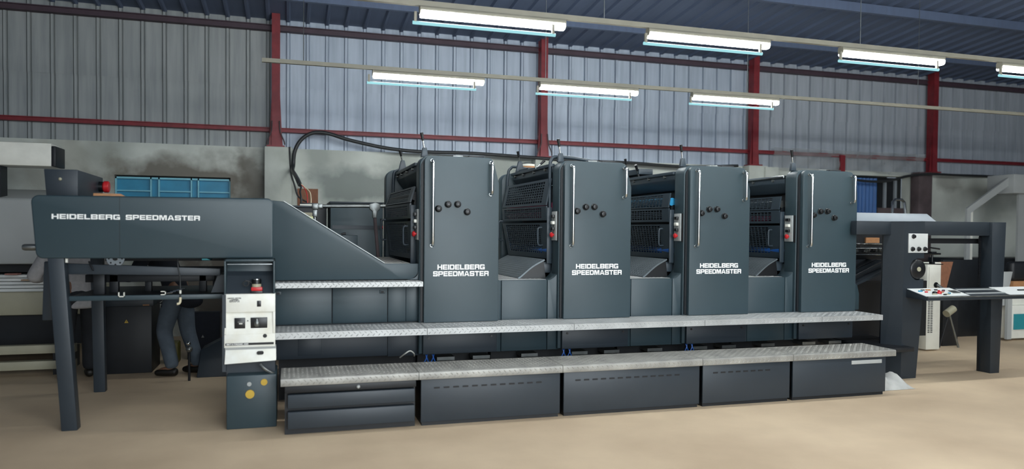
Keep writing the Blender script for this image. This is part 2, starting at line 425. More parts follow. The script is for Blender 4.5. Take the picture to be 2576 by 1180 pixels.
# rails, columns, piers
M['oxide_dull'] = mat('dull_oxide_paint', '#4a3a44', 0.6, var=0.1)
def ibeam_rail(name, z0, z1, label, m_='oxide'):
    mb = MB(); mb.box(-10, 22, WY-.01, WY+.07, z0, z1); mb.box(-10, 22, WY-.04, WY+.0, z0, z0+.012); mb.box(-10, 22, WY-.04, WY+.0, z1-.012, z1)
    return struct(mb.build(name, m_, smooth=0), label, 'trim')
ibeam_rail('trim_1', 2.865, 2.925, 'red steel sheeting rail just above the plaster wall')
ibeam_rail('trim_2', 4.29, 4.37, 'dull red steel sheeting rail high under the roof', 'oxide_dull')
for k, cx in enumerate((-4.2, -.205, 3.765, 7.58, 11.44, 15.3)):
    mb = MB()
    w = .055
    mb.box(cx-w, cx+w, WY-.16, WY-.15, BLK, 4.6); mb.box(cx-w, cx+w, WY-.02, WY-.01, BLK, 4.6)
    mb.box(cx-.006-w*.8, cx-w*.8+.006, WY-.15, WY-.02, BLK, 4.6); mb.box(cx-.006+w*.8, cx+w*.8+.006, WY-.15, WY-.02, BLK, 4.6)
    for sg in (-1, 1):   # tapering gussets at the foot
        mb.prism([(cx+sg*w, BLK), (cx+sg*(w+.04), BLK), (cx+sg*(w+.02), BLK+.3), (cx+sg*w, BLK+.75)], 'y', WY-.13, WY-.11)
    mb.box(cx-.12, cx+.12, WY-.19, WY, BLK, BLK+.02)
    c = mb.build('steel_column', 'oxide', smooth=0)
    struct(c, 'red oxide steel wall column on its plastered pier', 'column'); c['group'] = 'red wall columns'
    p = MB().box(cx-(.40 if k == 4 else .15), cx-.09 if k == 4 else cx+.22, WY-.2, WY, 0, BLK).build('wall_pier', 'brown_pier' if k == 4 else 'plaster_pier', bevel=.012)
    struct(p, 'plastered masonry pier under the red column', 'pillar'); p['group'] = 'wall piers'
# short red stub post over the doorway and a block beside it
struct(MB().box(9.4, 9.5, WY-.08, WY-.04, 2.60, 2.9).build('trim_9', 'oxide', smooth=0))

# blue ventilator window
def window():
    y = WY+.05
    fr = MB()
    fr.box(vx0, vx1, y, y+.05, vz1-.045, vz1-.02); fr.box(vx0, vx1, y, y+.05, vz0, vz0+.022)
    for x in (vx0, vx0+.43, vx0+.53, vx0+.94, vx0+1.03, vx1-.02): fr.box(x, x+.018, y, y+.05, vz0, vz1-.02)
    for a, b in ((vx0, vx0+.43), (vx0+.53, vx0+.94), (vx0+1.03, vx1)): fr.box(a, b, y+.005, y+.04, vz0+.125, vz0+.142)
    w = fr.build('window_1', 'blue_light', smooth=0); struct(w, 'long low ventilator with light blue bars and blue panels', 'window')
    for a, b in ((vx0+.01, vx0+.44), (vx0+.44, vx0+.54), (vx0+.54, vx0+.95), (vx0+.95, vx0+1.04), (vx0+1.04, vx1-.01)):
        MB().box(a, b, y+.06, y+.08, vz0, vz1-.03).build('pane', 'blue', w, smooth=0)
    MB().box(vx0-.05, vx1+.05, y+.1, y+.12, vz0-.05, vz1+.05).build('backing', 'void', w, smooth=0)
window()

# doorway at the far right: blue corrugated sheet, barred dark gate
struct(MB().box(dx0-.3, dx1+.3, WY+.9, WY+.95, 0, 2.9).build('door_1', 'mech', smooth=0), 'dark doorway recess in the back wall', 'door')
mb = MB(); pts = []
x = 9.3
while x < 10.38:
    pts.append((x, WY+.1+.018*math.sin(x*2*PI/.085))); x += .012
n = len(pts)
mb.add([(p[0], p[1], 0) for p in pts]+[(p[0], p[1], 2.52) for p in pts]+[(p[0], p[1]+.004, 0) for p in pts]+[(p[0], p[1]+.004, 2.52) for p in pts],
       [(i, i+1, i+1+n, i+n) for i in range(n-1)]+[(i+2*n+1, i+2*n, i+3*n, i+1+3*n) for i in range(n-1)])
tag(mb.build('corrugated_sheet', 'blue_sheet'), 'blue corrugated metal sheet standing in the doorway', 'metal sheet')
g = thing('barred_gate', 'dark steel gate with vertical bars beside the blue corrugated sheet', 'gate', (10.8, WY+.2, 0))
for x in (10.38, 10.62, 10.86): MB().box(x, x+.05, WY+.18, WY+.22, 0, 2.5).build('bar', 'covergrey', g, smooth=0)
MB().box(10.3, 11.05, WY+.23, WY+.25, 0, 2.55).build('panel', 'mech', g, smooth=0)
MB().box(10.40, 11.05, WY+.1, WY+.2, 1.88, 1.98).build('cross_rail', 'brown_pier', g, smooth=0)

# dusty plastic sheet hung above the doorway
def plastic():
    mb = MB(); nx, nz = 60, 12; x0, x1, z0, z1 = 8.0, 11.28, 2.60, 2.98
    for j in range(nz+1):
        for i in range(nx+1):
            u = i/nx; v = j/nz
            y = WY-.06-.02*math.sin(u*23+3*v)-.018*math.sin(u*51-7*v+1)-.012*math.sin(v*9+u*12)
            mb.v.append((x0+(x1-x0)*u, y, z0+(z1-z0)*v-.03*math.sin(u*9)*(1-v)))
    for j in range(nz):
        for i in range(nx):
            a = j*(nx+1)+i; mb.f.append((a, a+1, a+nx+2, a+nx+1))
    tag(mb.build('plastic_sheet', 'plastic', smooth=180), 'crumpled dusty clear plastic sheet hung above the doorway', 'plastic sheet')
plastic()

# cables along the wall
y = WY-.23
tag(MB().tube([(.10, 9.1, 2.02), (.075, 9.35, 2.10), (.05, 10.0, 2.2), (.02, 10.6, 2.3), (.03, y, 2.38), (.05, y, 2.58), (.14, y, 2.75), (.3, y, 2.85), (.5, y, 2.85), (.8, y, 2.77), (1.3, y, 2.68), (1.8, y, 2.645), (2.6, y, 2.65), (3.4, y+.02, 2.63), (4.3, y+.02, 2.60), (5.2, y+.02, 2.6), (6.2, y+.02, 2.57), (7.2, y+.02, 2.62)], .027, 10, 6).build('power_cable', 'rubber'),
    'thick black power cable looping over the wall top to the cabinet', 'cable')
tag(MB().tube([(-.02, WY-.21, 2.64), (.0, WY-.21, 2.3), (.05, WY-.22, 2.1), (.10, WY-.22, 1.95), (.22, WY-.22, 1.87)], .012, 8, 6).build('thin_cable', 'rubber'),
    'thin dark cable hanging down the pier corner beside the thick one', 'cable')
tag(MB().tube([(8.6, WY-.14, 2.5), (9.3, WY-.16, 2.5), (9.8, WY-.2, 2.44), (10.3, WY-.2, 2.45), (10.8, WY-.2, 2.56), (11.25, WY-.26, 2.6), (11.9, WY-.26, 2.6), (12.8, WY-.1, 2.62), (14.5, WY-.1, 2.6)], .022, 8, 6).build('sagging_cable', 'rubber'),
    'dark cable sagging across the top of the doorway', 'cable')
for sx, nm in ((-1, 'left'), (1, 'right')):
    for cx, c_ in ((-.205, 'second'), (3.765, 'third')):
        tag(MB().tube([(cx+sx*.05, WY-.18, 3.0), (cx+sx*.06, WY-.2, 2.85), (cx+sx*.11, WY-.2, 2.72), (cx+sx*.12, WY-.19, 2.67)], .009, 6, 4).build('earthing_wire', 'brown_pier'),
            'thin wire running down the %s side of the red column %s' % (nm, 'by the ventilator' if cx < 0 else 'behind the second press tower'), 'wire')

# ================================================================== LIGHTS
def conduit(y, z, x0, x1, label):
    t = thing('light_rail', label, 'light rail', (x0, y, z))
    MB().box(x0, x1, y-.02, y+.02, z-.02, z+.02).build('conduit', 'conduit', t, smooth=0)
    x = x0+.4; zc = 4.47+(WY+.15-y)*(6.0-4.47)/17.15
    while x < x1:
        MB().cyl((x, y, z+.02), (x, y, zc-.02), .004, 6).build('hanger', 'steel', t); x += 2.6
def fixture(x, y, z, label, group):
    t = thing('ceiling_light', label, 'light', (x, y, z), group)
    MB().prism(rpoly([(-.035+y, z-.035), (.035+y, z-.035), (.035+y, z+.03), (-.035+y, z+.03)], .015, 3), 'x', x-.6, x+.6).build('casing', 'conduit', t)
    MB().prism(rpoly([(-.04+y, z-.055), (.04+y, z-.055), (.04+y, z+.0), (-.04+y, z+.0)], .02, 3), 'x', x-.59, x+.59).build('diffuser', 'tubewhite', t)
    tb = MB().cyl((x-.66, y-.05, z-.115), (x+.5, y-.05, z-.115), .013, 12)
    tb = tb.build('lamp_tube', 'tubecyan', t)
    for q in (x-.64, x+.48): MB().box(q-.01, q+.01, y-.06, y-.04, z-.115, z-.03).build('lamp_holder', 'conduit', t, smooth=0)
ZL = 3.13
conduit(7.8, ZL+.05, -.28, 14, 'beige rail carrying the far row of tube lights')
conduit(5.7, ZL+.12, -.5, 14, 'beige rail carrying the near row of tube lights')
for x, nm in ((1.41, 'leftmost lit tube light of the far row, before the first column gap'), (3.25, 'middle lit tube light of the far row, by the second red column'), (5.16, 'rightmost lit tube light of the far row, over the third tower')):
    fixture(x, 7.8, ZL, nm, 'far row of tube lights')
for x, nm in ((1.55, 'largest blurred tube light, first of the near row'), (3.5, 'second tube light of the near row'), (5.48, 'third tube light of the near row, over the fourth tower'), (7.4, 'last tube light of the near row, cut off at the frame edge')):
    fixture(x, 5.7, ZL+.07, nm, 'near row of tube lights')
fixture(9.3, 5.7, ZL+.07, 'unseen tube light added at the right of the near row to brighten the wall', 'near row of tube lights')  # unseen fixture added to brighten the right-hand wall
# unseen rows added on the viewer's side to light the press fronts
for y in (3.2, .8):
    conduit(y, ZL+.17, -3.5, 11, 'unseen beige rail of added tube lights hung nearer the viewer' if y > 2 else 'unseen beige rail of added tube lights hung above the viewer')
    for x in ((-2.3, .1, 2.5, 4.9, 7.3) if y < 2 else (.1, 2.5, 4.9, 7.3, 9.7)):
        fixture(x, y, ZL+.12, 'unseen tube light added on a rail above the viewer to light the press', 'added unseen tube lights above the viewer')

# ================================================================== PRESS
X0, P_ = 1.103, 1.29
YD = 6.3
TZ = .692       # running step height

def guard(name, root, p00, p10, p01, p11, nx, nz, border, wr=.0035, m='frame'):
    """perforated guard: frame plus wire grid on a quad; p00 near-bottom p10 far-bottom p01 near-top p11 far-top"""
    A, B, C, D = (Vector(p) for p in (p00, p10, p01, p11))
    pt = lambda u, v: (A*(1-u)+B*u)*(1-v)+(C*(1-u)+D*u)*v
    nrm = (B-A).cross(C-A).normalized()
    if nrm.x > 0: nrm = -nrm
    mb = MB()
    def strip(u0, v0, u1, v1, th):
        q = [pt(u0, v0), pt(u1, v0), pt(u1, v1), pt(u0, v1)]
        mb.hexa([p-nrm*th for p in q]+[p+nrm*th for p in q])
    bu0, bu1, bv0, bv1 = border
    th = .007
    strip(0, 0, bu0, 1, th); strip(1-bu1, 0, 1, 1, th); strip(bu0, 0, 1-bu1, bv0, th); strip(bu0, 1-bv1, 1-bu1, 1, th)
    lu = (B-A).length; lv = (C-A).length
    for i in range(1, nx):
        u = bu0+(1-bu0-bu1)*i/nx; strip(u-wr/lu, bv0, u+wr/lu, 1-bv1, .0035)
    for j in range(1, nz):
        v = bv0+(1-bv0-bv1)*j/nz; strip(bu0, v-wr/lv, 1-bu1, v+wr/lv, .003)
    return mb.build(name, m, root, smooth=0)

def bar_handle(name, root, p0, p1, out, r=.0115, m='chrome', bend=.03):
    """grab rail between two feet, standing off along out"""
    p0, p1, out = Vector(p0), Vector(p1), Vector(out)
    d = (p1-p0).normalized(); k = bend
    c = [p0, p0+out*.7, p0+out*.92+d*k*.3, p0+out+d*k, p1+out-d*k, p1+out*.92-d*k*.3, p1+out*.7, p1]
    mb = MB().tube(c, r, 10)
    for p in (p0, p1): mb.cyl(p, p+out*.12, r*1.2, 12)
    return mb.build(name, m, root)

def lever(root, base, tip, r=.008, bracket=True, wide=.045, bh=.10):
    b, t = Vector(base), Vector(tip)
    mb = MB(); L = MB()
    if bracket:
        mb.prism([(b.x-wide, b.z), (b.x+wide, b.z), (b.x+.018, b.z+bh), (b.x-.018, b.z+bh)], 'y', b.y-.02, b.y+.02)
        br = mb.build('lever_bracket', 'frame', root, bevel=.004)
        s = Vector((b.x, b.y, b.z+bh*.8))
    else:
        br = root; s = b
    e = s+(t-s)*.52
    L.cyl(s, e, r, 10); lv = L.build('lever', 'chrome', br)
    if bracket: MB().cyl(e, t, r*1.35, 12, r*1.9).build('lever_grip', 'black', br)
    else: MB().cyl(e, t, r*1.35, 12, r*1.9).build('lever_grip', 'black', lv)

def unit(i, label):
    x = X0+i*P_
    rt = thing('printing_unit', label, 'printing press unit', (x, YD, 0), 'printing towers of the press')
    # --- door with its furniture
    poly = rpoly([(x, TZ), (x+.667, TZ), (x+.667, 1.915), (x+.607, 2.136), (x, 2.136)], [.004, .004, .05, .05, .05], 6)
    door = MB().prism(poly, 'y', YD, YD+.05).build('door', 'paint', rt, bevel=.016, seg=4)
    bar_handle('handle', door, (x+.065, YD, 1.365), (x+.065, YD, 2.095), (0, -.055, 0), r=.0135, bend=.03)
    bar_handle('handle', door, (x+.59, YD, 1.818), (x+.59, YD, 2.092), (0, -.055, 0), r=.0135, bend=.03)
    for (kx, kz) in ((.122, 1.683), (.207, 1.722), (.292, 1.724), (.378, 1.659)):
        MB().lathe([(.031, 0), (.031, .006), (.026, .010), (.025, .03), (.021, .036), (.012, .038), (.010, .033)], (x+kx, YD, kz), '-y', 20).build('knob', 'black', door)
    lettering('HEIDELBERG', x+.117, x+.541, 1.153, 1.197, YD, name='lettering', parent=door)
    lettering('SPEEDMASTER', x+.079, x+.577, 1.095, 1.139, YD, name='lettering', parent=door)
    # --- tower housing behind the door
    poly = rpoly([(x-.032, .41), (x+.664, .41), (x+.664, 1.90), (x+.606, 2.125), (x+.61, 2.147), (x-.032, 2.147)], [0, 0, .03, .01, .03, .085], 8)
    MB().prism(poly, 'y', YD+.065, YD+.245).build('housing', 'paint', rt, bevel=.010, seg=3)
    MB().prism(rpoly([(x-.02, .7), (x+.66, .7), (x+.66, 1.9), (x+.6, 2.12), (x-.02, 2.12)], [0, 0, .03, .03, .07]), 'y', YD+.045, YD+.07).build('door_seal', 'mech', rt)
    # dark recess slot and switch strip on the tower's left flank
    MB().box(x-.034, x-.028, YD+.069, YD+.095, 1.40, 1.68).build('recess', 'void', rt, smooth=0)
    cp = MB().box(x-.042, x-.030, YD+.105, YD+.232, 1.41, 1.68).build('switch_panel', 'palegrey', rt, bevel=.003)
    for zz, mm in ((1.635, 'black'), (1.575, 'white'), (1.52, 'black'), (1.462, 'red')):
        if mm == 'red':
            MB().lathe([(.012, 0), (.012, .014), (.024, .016), (.026, .026), (.018, .036), (.004, .040)], (x-.042, YD+.165, zz), '-x', 16).build('stop_button', 'red', cp)
        else:
            MB().box(x-.066, x-.04, YD+.14, YD+.195, zz-.015, zz+.015).build('push_button', mm, cp, bevel=.004)
    lab(cp, 'pale switch strip with black, white and red buttons')
    # --- machine body behind, far side frame
    MB().box(x+.30, x+.62, YD+.245, 7.95, .45, 1.98).build('body', 'mech', rt, smooth=0)
    MB().box(x+.04, x+.30, YD+.3, 7.9, .45, 1.0).build('body_base', 'mech', rt, smooth=0)
    MB().prism(rpoly([(x-.128, .69), (x+.64, .69), (x+.64, 2.14), (x-.128, 2.14)], [0, 0, .06, .10], 8), 'y', 7.95, 8.12).build('far_side_frame', 'paint', rt, bevel=.01)
    # --- guards facing the gap
    gx = x-.075; gf = x-.135
    yn, yf = YD+.265, 7.86
    MB().box(gx-.005, x-.03, YD+.246, YD+.262, 1.19, 1.72).build('guard_post', 'frame', rt, bevel=.004)
    wr = .0042
    g3 = guard('lower_guard', rt, (gx+.03, yn, 1.235), (gf+.03, yf-.14, 1.235), (gx, yn, 1.575), (gf, yf, 1.575), 17, 14, (.14, .08, .14, .05), wr)
    g2 = guard('middle_guard', rt, (gx, yn, 1.60), (gf, yf, 1.60), (gx-.004, yn, 1.735), (gf-.004, yf, 1.74), 19, 5, (.10, .05, .18, .14), wr)
    top = (1.875, 1.985, 1.875, 1.87)[i]
    guard('upper_guard', rt, (gx-.004, yn+.01, 1.742), (gf-.004, yf, 1.747), (gx+(.006 if i > 1 else .035), yn-.01, top+.01), (gf+(.006 if i > 1 else .035), yf-.06, top-.0), 17, 8, (.10, .06, .10, .10), wr)
    bar_handle('guard_handle', g3, (gx, yn+.12, 1.36), (gx, yn+.12, 1.53), (-.05, 0, 0), r=.009, m='frame', bend=.025)
    bar_handle('guard_handle', g3, (gf, yf-.02, 1.39), (gf, yf-.02, 1.60), (-.055, 0, 0), r=.010, m='frame', bend=.03)
    # rollers seen through the grid
    rl = [('ink_roller', .0, 1.80, .04, {0: 'mech', 1: 'mech', 2: 'inkblue', 3: 'steel'}[i]), ('ink_roller', .02, 1.735, .035, {1: 'inkmag'}.get(i, 'mech')), ('ink_roller', .03, 1.655, .035, {2: 'mech'}.get(i, 'inkmag')),
          ('ink_roller', .03, 1.50, .06, 'mech'), ('plate_cylinder', .0, 1.315, .036, {0: 'mech'}.get(i, 'plateblue'))]
    for nm, dx, zz, rr_, mm in rl:
        MB().cyl((x+dx-.03, YD+.29, zz), (x+dx-(.045 if zz < 1.4 else .085), 7.85, zz), rr_, 24).build(nm, mm, rt)
    MB().box(x+.10, x+.12, YD+.28, 7.9, 1.1, 1.95).build('inner_dark_sheet', 'void', rt, smooth=0)  # near-black sheet added for the dark interior behind the guards
    # --- ink duct across the top
    dz = 1.985 if i != 1 else 2.02
    MB().prism(rpoly([(gx+.05, dz+.035), (gx+.05, dz+.10), (gx+.20, dz+.13), (gx+.30, dz+.10), (gx+.26, dz-.05), (gx+.13, dz-.07)], .02, 4), 'y', YD+.27, 7.86).build('ink_duct', 'frame', rt, bevel=.005)
    MB().box(gx+.03, gx+.07, YD+.26, 7.88, dz+.085, dz+.115).build('duct_bar', 'chrome' if i == 3 else 'frame', rt, bevel=.004)
    for q in (6.75, 7.1, 7.45, 7.75): MB().cyl((gx+.03, q, dz+.07), (gx+.055, q, dz+.07), .014, 10).build('duct_bolt', 'steel', rt)
    # --- levers
    lever(rt, (x+.035, YD+.215, 2.145), (x+.005, YD+.2, 2.36), wide=.032, bh=.085)
    if i != 3: lever(rt, (x+.02, 7.75, dz+.11), (x-.015, 7.72, dz+.345), wide=.05, bh=.13)
    if i == 1:
        d2 = MB().box(x+.0, x+.2, 7.4, 7.7, dz+.12, dz+.145).build('duct_lid', 'frame', rt, bevel=.004)
        lever(d2, (x-.045, 7.0, dz+.10), (x+.045, 7.0, dz+.185), r=.008, bracket=False)
        # tubular loops round tower top and far frame
        MB().tube([(x-.045, 6.58, 1.72), (x-.045, 6.58, 2.1), (x-.03, 6.58, 2.17), (x+.01, 6.58, 2.20), (x+.20, 6.58, 2.195), (x+.45, 6.58, 2.16)], .016, 10, 4).build('loop_rail', 'frame', rt)
        MB().tube([(x-.09, 7.9, 1.75), (x-.07, 7.9, 2.12), (x-.04, 7.9, 2.19), (x+.02, 7.9, 2.21), (x+.3, 7.9, 2.17)], .016, 10, 4).build('loop_rail', 'frame', rt)
    if i == 2:
        d2 = MB().box(x-.05, x+.12, 7.3, 7.9, dz+.14, dz+.2).build('duct_lid', 'frame', rt, bevel=.006)
        lever(d2, (x-.02, 7.35, dz+.11), (x-.09, 7.3, dz+.24), r=.009, bracket=False)
    if i == 0:
        MB().tube([(x-.065, 7.85, 1.7), (x-.06, 7.85, 2.06), (x-.03, 7.85, 2.12), (x+.05, 7.85, 2.14), (x+.2, 7.85, 2.14)], .016, 10, 4).build('loop_rail', 'frame', rt)
    # fittings on the top
    MB().box(x+.27, x+.36, YD+.1, YD+.17, 2.147, 2.16).build('top_plate', 'steel', rt, bevel=.003)
    MB().box(x+.42, x+.56, YD+.12, YD+.2, 2.147, 2.165).build('top_cover', 'mech', rt, bevel=.004)
    # --- pedestal in the gap to the left with deck, fillet and curved skirt
    if i > 0:
        a, b = x-.623, x-.125
        cab = MB().box(a+.06, b, YD+.10, YD+.16, .40, 1.045).build('pedestal_panel', 'paint', rt, bevel=.006)
        MB().prism(rpoly([(a-.0, .40), (a+.055, .40), (a+.055, 1.045), (a+.03, 1.05), (a+.005, 1.10), (a, 1.10)], 0), 'y', YD+.10, YD+.16).build('pedestal_end', 'paint', rt, bevel=.004)
        arc = [(b+.005, .40), (b+.005, 1.045)]+[(b+.005+.11*math.sin(t), 1.045+.13*(1-math.cos(t))) for t in [k*PI/2/10 for k in range(1, 11)]]+[(x-.005, 1.175), (x-.005, .40)]
        MB().prism(arc, 'y', YD+.10, YD+.30).build('fillet', 'paint', rt, bevel=.004, smooth=30)
        dk = MB().box(a, b+.005, YD+.155, 7.9, 1.0, 1.047)
        dk.lugs((a+.02, YD+.17, 1.047), (1,0,0), (0,1,0), b-a-.02, 1.5, .04)
        lab(dk.build('deck', 'tread', rt, smooth=0), 'checker plate deck')
        MB().box(a+.03, b, YD+.16, 7.9, .40, 1.0).build('pedestal_core', 'mech', rt, smooth=0)
        # skirt: curved sheet from under the guard down to the deck
        prof = [(gx-.28+.26*s_, 1.055+.175*(s_**1.6)+.045*math.sin(PI*s_)) for s_ in [k/12 for k in range(13)]]
        mb = MB(); n = len(prof); ya, yb = YD+.27, 7.8
        out = prof+[(p[0]+.006, p[1]-.012) for p in reversed(prof)]
        mb.prism(out, 'y', ya, yb)
        for k in range(n-1):
            p, q = prof[k], prof[k+1]; u = Vector((q[0]-p[0], 0, q[1]-p[1])); l = u.length; u.normalize()
            mb.lugs((p[0], yb, p[1]+.0005), (0,-1,0), u, yb-ya, l, .026, .018, .006, .002)
        lab(mb.build('skirt', 'tread_grey', rt), 'curved grey checker plate skirt')
        MB().prism([(p[0], p[1]-.014) for p in prof]+[(gx-.0, 1.05)], 'y', ya+.02, ya+.03).build('skirt_end', 'black', rt, smooth=0)
        MB().box(x-.1, x+.05, YD+.3, 7.85, 1.1, 1.2).build('guard_sill', 'frame', rt, bevel=.004)
    # --- base below the step
    bp = MB().box(x, x+.667, YD+.03, YD+.08, .41, .63).build('base_panel', 'paint_dark', rt, bevel=.006)
    for bx_ in (.05, .615): MB().cyl((x+bx_, YD+.032, .555), (x+bx_, YD+.024, .555), .010, 12).build('bolt', 'black', bp)
    MB().box(x-.0, x+.667, YD+.08, YD+.3, .41, .69).build('base_core', 'paint_dark', rt, smooth=0)
    if i > 0:
        MB().box(x-.56, x-.12, YD+.13, YD+.15, .42, .53).build('base_strip', 'paint_dark', rt, smooth=0)
    MB().box(x-(.6 if i else 0), x+.66, 6.62, 7.9, 0, .45).build('foundation', 'mech', rt, smooth=0)
    for q in (-.35, .15, .48):
        if i or q > 0: MB().box(x+q, x+q+.16, YD+.16, 6.62, .33, .36).build('foot_rail', 'steel', rt, smooth=0)
    if i in (0, 1, 2):
        for q in range(4):
            hx = x+.03+.03*q
            MB().tube([(hx, YD+.12, .42), (hx+.02*(-1)**q, YD+.1, .36), (hx+.05*(-1)**q, YD+.13, .28), (hx+.03, YD+.3, .22)], .005, 6, 4).build('air_hose', 'blue_pvc', rt)
    return rt

unit(0, 'first grey printing tower next to the sloped delivery side, left of all towers')
unit(1, 'second grey printing tower with tubular loop rails on its top')
unit(2, 'third grey printing tower with a cyan roller behind the guard')
unit(3, 'fourth grey printing tower next to the feeder with the console tray')

# running steps along the whole press, five lengths butted together
for k, lb_ in enumerate(('below the sloped delivery side', 'below the first tower', 'below the second tower', 'below the third tower', 'below the fourth tower, the short right end')):
    s0 = -.12 if k == 0 else X0+(k-1)*P_-.03
    s1 = X0+k*P_-.03 if k < 4 else X0+3*P_+.70
    st = MB().box(s0+.002, s1-.002, 5.955, 6.318, TZ-.055, TZ-.003)
    st.box(s0+.002, s1-.002, 6.318, 6.38, TZ-.03, TZ-.004)
    st.lugs((s0+.01, 5.97, TZ-.003), (1,0,0), (0,1,0), s1-s0-.02, .40, .036)
    st.lugs((s0+.01, 5.955, TZ-.05), (1,0,0), (0,0,1), s1-s0-.02, .045, .042, .027, .007, .0025, 2)
    tag(st.build('running_step', 'tread', smooth=0), 'checker plate running step '+lb_, 'step', 'running steps along the press')

# extra bevelled box at the foot of the last tower
u3 = [o for o in COL.objects if o.name.startswith('printing_unit')][-1]
MB().prism([(5.64, .69), (5.78, .69), (5.78, .86), (5.755, .955), (5.66, .985), (5.64, .985)], 'y', YD+.1, 6.9).build('end_box', 'paint', u3, bevel=.008)

# ------------------------------------------------------------------ delivery
def delivery():
    rt = thing('delivery_unit', 'long grey delivery end of the press on angled legs with white lettering', 'printing press delivery', (-.9, 6.05, 0))
    YB = 6.05
    hood = MB().prism(rpoly([(-1.757, 1.266), (-.132, 1.264), (-.131, 1.733), (-1.792, 1.724)], [.05, .02, .05, .05], 6), 'y', YB, YB+.04).build('hood_panel', 'paint', rt, bevel=.012, seg=3)
    lettering('HEIDELBERG', -1.655, -1.211, 1.553, 1.590, YB, parent=hood)
    lettering('SPEEDMASTER', -1.172, -.663, 1.553, 1.590, YB, parent=hood)
    MB().box(-1.17-.0+(-.045), -1.17-.042, YB-.001, YB+.02, 1.28, 1.72).build('panel_seam', 'mech', hood, smooth=0)
    MB().box(-1.74, -.15, YB+.04, 7.55, 1.33, 1.715).build('hood', 'paint', rt, smooth=0)
    MB().prism([(YB+.05, 1.30), (7.5, 1.30), (7.5, 1.33), (YB+.05, 1.33)], 'x', -1.72, -.2).build('hood_floor', 'mech', rt, smooth=0)
    # push knob at the end
    MB().lathe([(.02, 0), (.024, .03), (.024, .09), (.018, .105), (.004, .11)], (-1.765, YB+.1, 1.345), '-x', 16).build('end_grip', 'steel', rt)
    # legs
    MB().hexa([(-1.605, 6.06, 0), (-1.50, 6.06, 0), (-1.50, 6.16, 0), (-1.605, 6.16, 0), (-1.69, 6.06, 1.30), (-1.585, 6.06, 1.30), (-1.585, 6.16, 1.30), (-1.69, 6.16, 1.30)]).build('leg', 'paint_dark', rt, bevel=.006)
    MB().hexa([(-1.705, 7.42, 0), (-1.61, 7.42, 0), (-1.61, 7.5, 0), (-1.705, 7.5, 0), (-1.73, 7.42, 1.30), (-1.63, 7.42, 1.30), (-1.63, 7.5, 1.30), (-1.73, 7.5, 1.30)]).build('leg', 'paint_dark', rt, bevel=.006)
    MB().hexa([(-1.765, 6.2, .80), (-1.69, 6.2, .80), (-1.69, 6.23, .80), (-1.765, 6.23, .80), (-1.75, 6.2, 1.24), (-1.66, 6.2, 1.24), (-1.66, 6.23, 1.24), (-1.75, 6.23, 1.24)]).build('side_plate', 'paint_dark', rt, bevel=.01)
    # beams below the hood
    MB().hexa([(-1.60, 6.17, 1.145), (-.53, 6.17, 1.125), (-.53, 6.22, 1.125), (-1.60, 6.22, 1.145), (-1.60, 6.17, 1.225), (-.53, 6.17, 1.18), (-.53, 6.22, 1.18), (-1.60, 6.22, 1.225)]).build('chain_beam', 'paint_dark', rt, bevel=.004)
    MB().box(-1.6, -.48, 6.12, 6.16, .948, .985).build('lower_rail', 'paint', rt, bevel=.004)
    MB().box(-1.58, -.48, 6.16, 7.2, .955, .975).build('pile_board', 'mech', rt, smooth=0)
    MB().box(-1.55, -.6, 6.5, 6.56, 1.06, 1.12).build('cross_beam', 'mech', rt, bevel=.004)
    MB().box(-1.35, -.3, 6.9, 6.98, 1.08, 1.16).build('cross_beam', 'mech', rt, bevel=.004)
    MB().box(-1.45, -.5, 6.7, 6.75, 1.22, 1.30).build('cross_beam', 'mech', rt, smooth=0)
    for (a, b, c) in ((-1.46, 6.35, .05), (-1.38, 6.5, .04), (-1.14, 6.6, .03), (-.72, 6.5, .035), (-.62, 6.55, .03)):
        MB().box(a, a+c*1.6, b, b+.06, .975, 1.16).build('bracket_post', 'mech', rt, bevel=.004)
    MB().hexa([(-.60, 6.2, .99), (-.48, 6.2, .99), (-.48, 6.6, .99), (-.60, 6.6, .99), (-.55, 6.2, 1.13), (-.48, 6.2, 1.13), (-.48, 6.6, 1.13), (-.55, 6.6, 1.13)]).build('end_bracket', 'paint_dark', rt, smooth=0)
    # perforated chrome wheel peeping out under the hood
    w = MB().cyl((-1.27, 6.20, 1.26), (-1.27, 6.185, 1.26), .062, 28).build('chain_wheel', 'chrome', rt)
    for k in range(8):
        t = 2*PI*k/8
        MB().cyl((-1.27+.045*math.cos(t), 6.184, 1.26+.045*math.sin(t)), (-1.27+.045*math.cos(t), 6.183, 1.26+.045*math.sin(t)), .007, 10).build('hole', 'black', w)
    MB().cyl((-1.27, 6.183, 1.262), (-1.27, 6.17, 1.262), .018, 14).build('hub', 'black', w)
    # bright U brackets
    def ubr(x0, z0, w_, h_, side=False):
        mb = MB()
        if not side:
            mb.box(x0, x0+.006, 6.10, 6.12, z0, z0+h_); mb.box(x0+w_-.006, x0+w_, 6.10, 6.12, z0, z0+h_); mb.box(x0, x0+w_, 6.10, 6.12, z0, z0+.006)
        else:
            mb.box(x0, x0+w_, 6.10, 6.12, z0, z0+.006); mb.box(x0, x0+w_, 6.10, 6.12, z0+h_-.006, z0+h_); mb.box(x0+w_-.006, x0+w_, 6.10, 6.12, z0, z0+h_)
        mb.build('stop_bracket', 'white', rt, smooth=0)
    ubr(-1.235, .975, .042, .035); ubr(-.945, .985, .035, .03, True)
    for k in range(5): MB().cyl((-.905+.016*k, 6.12+.05*k, .998+.004*k), (-.865+.016*k, 6.12+.05*k, 1.0+.004*k), .004, 8).build('spindle', 'chrome', rt)
    hs = MB().tube([(-.83, 6.13, 1.26), (-.825, 6.11, 1.2), (-.81, 6.10, 1.12), (-.808, 6.10, 1.02), (-.808, 6.10, .95)], .005, 8, 4).build('air_hose', 'rubber', rt)
    MB().cyl((-.808, 6.10, 1.02), (-.808, 6.10, .995), .008, 8).build('ferrule', 'white', hs)
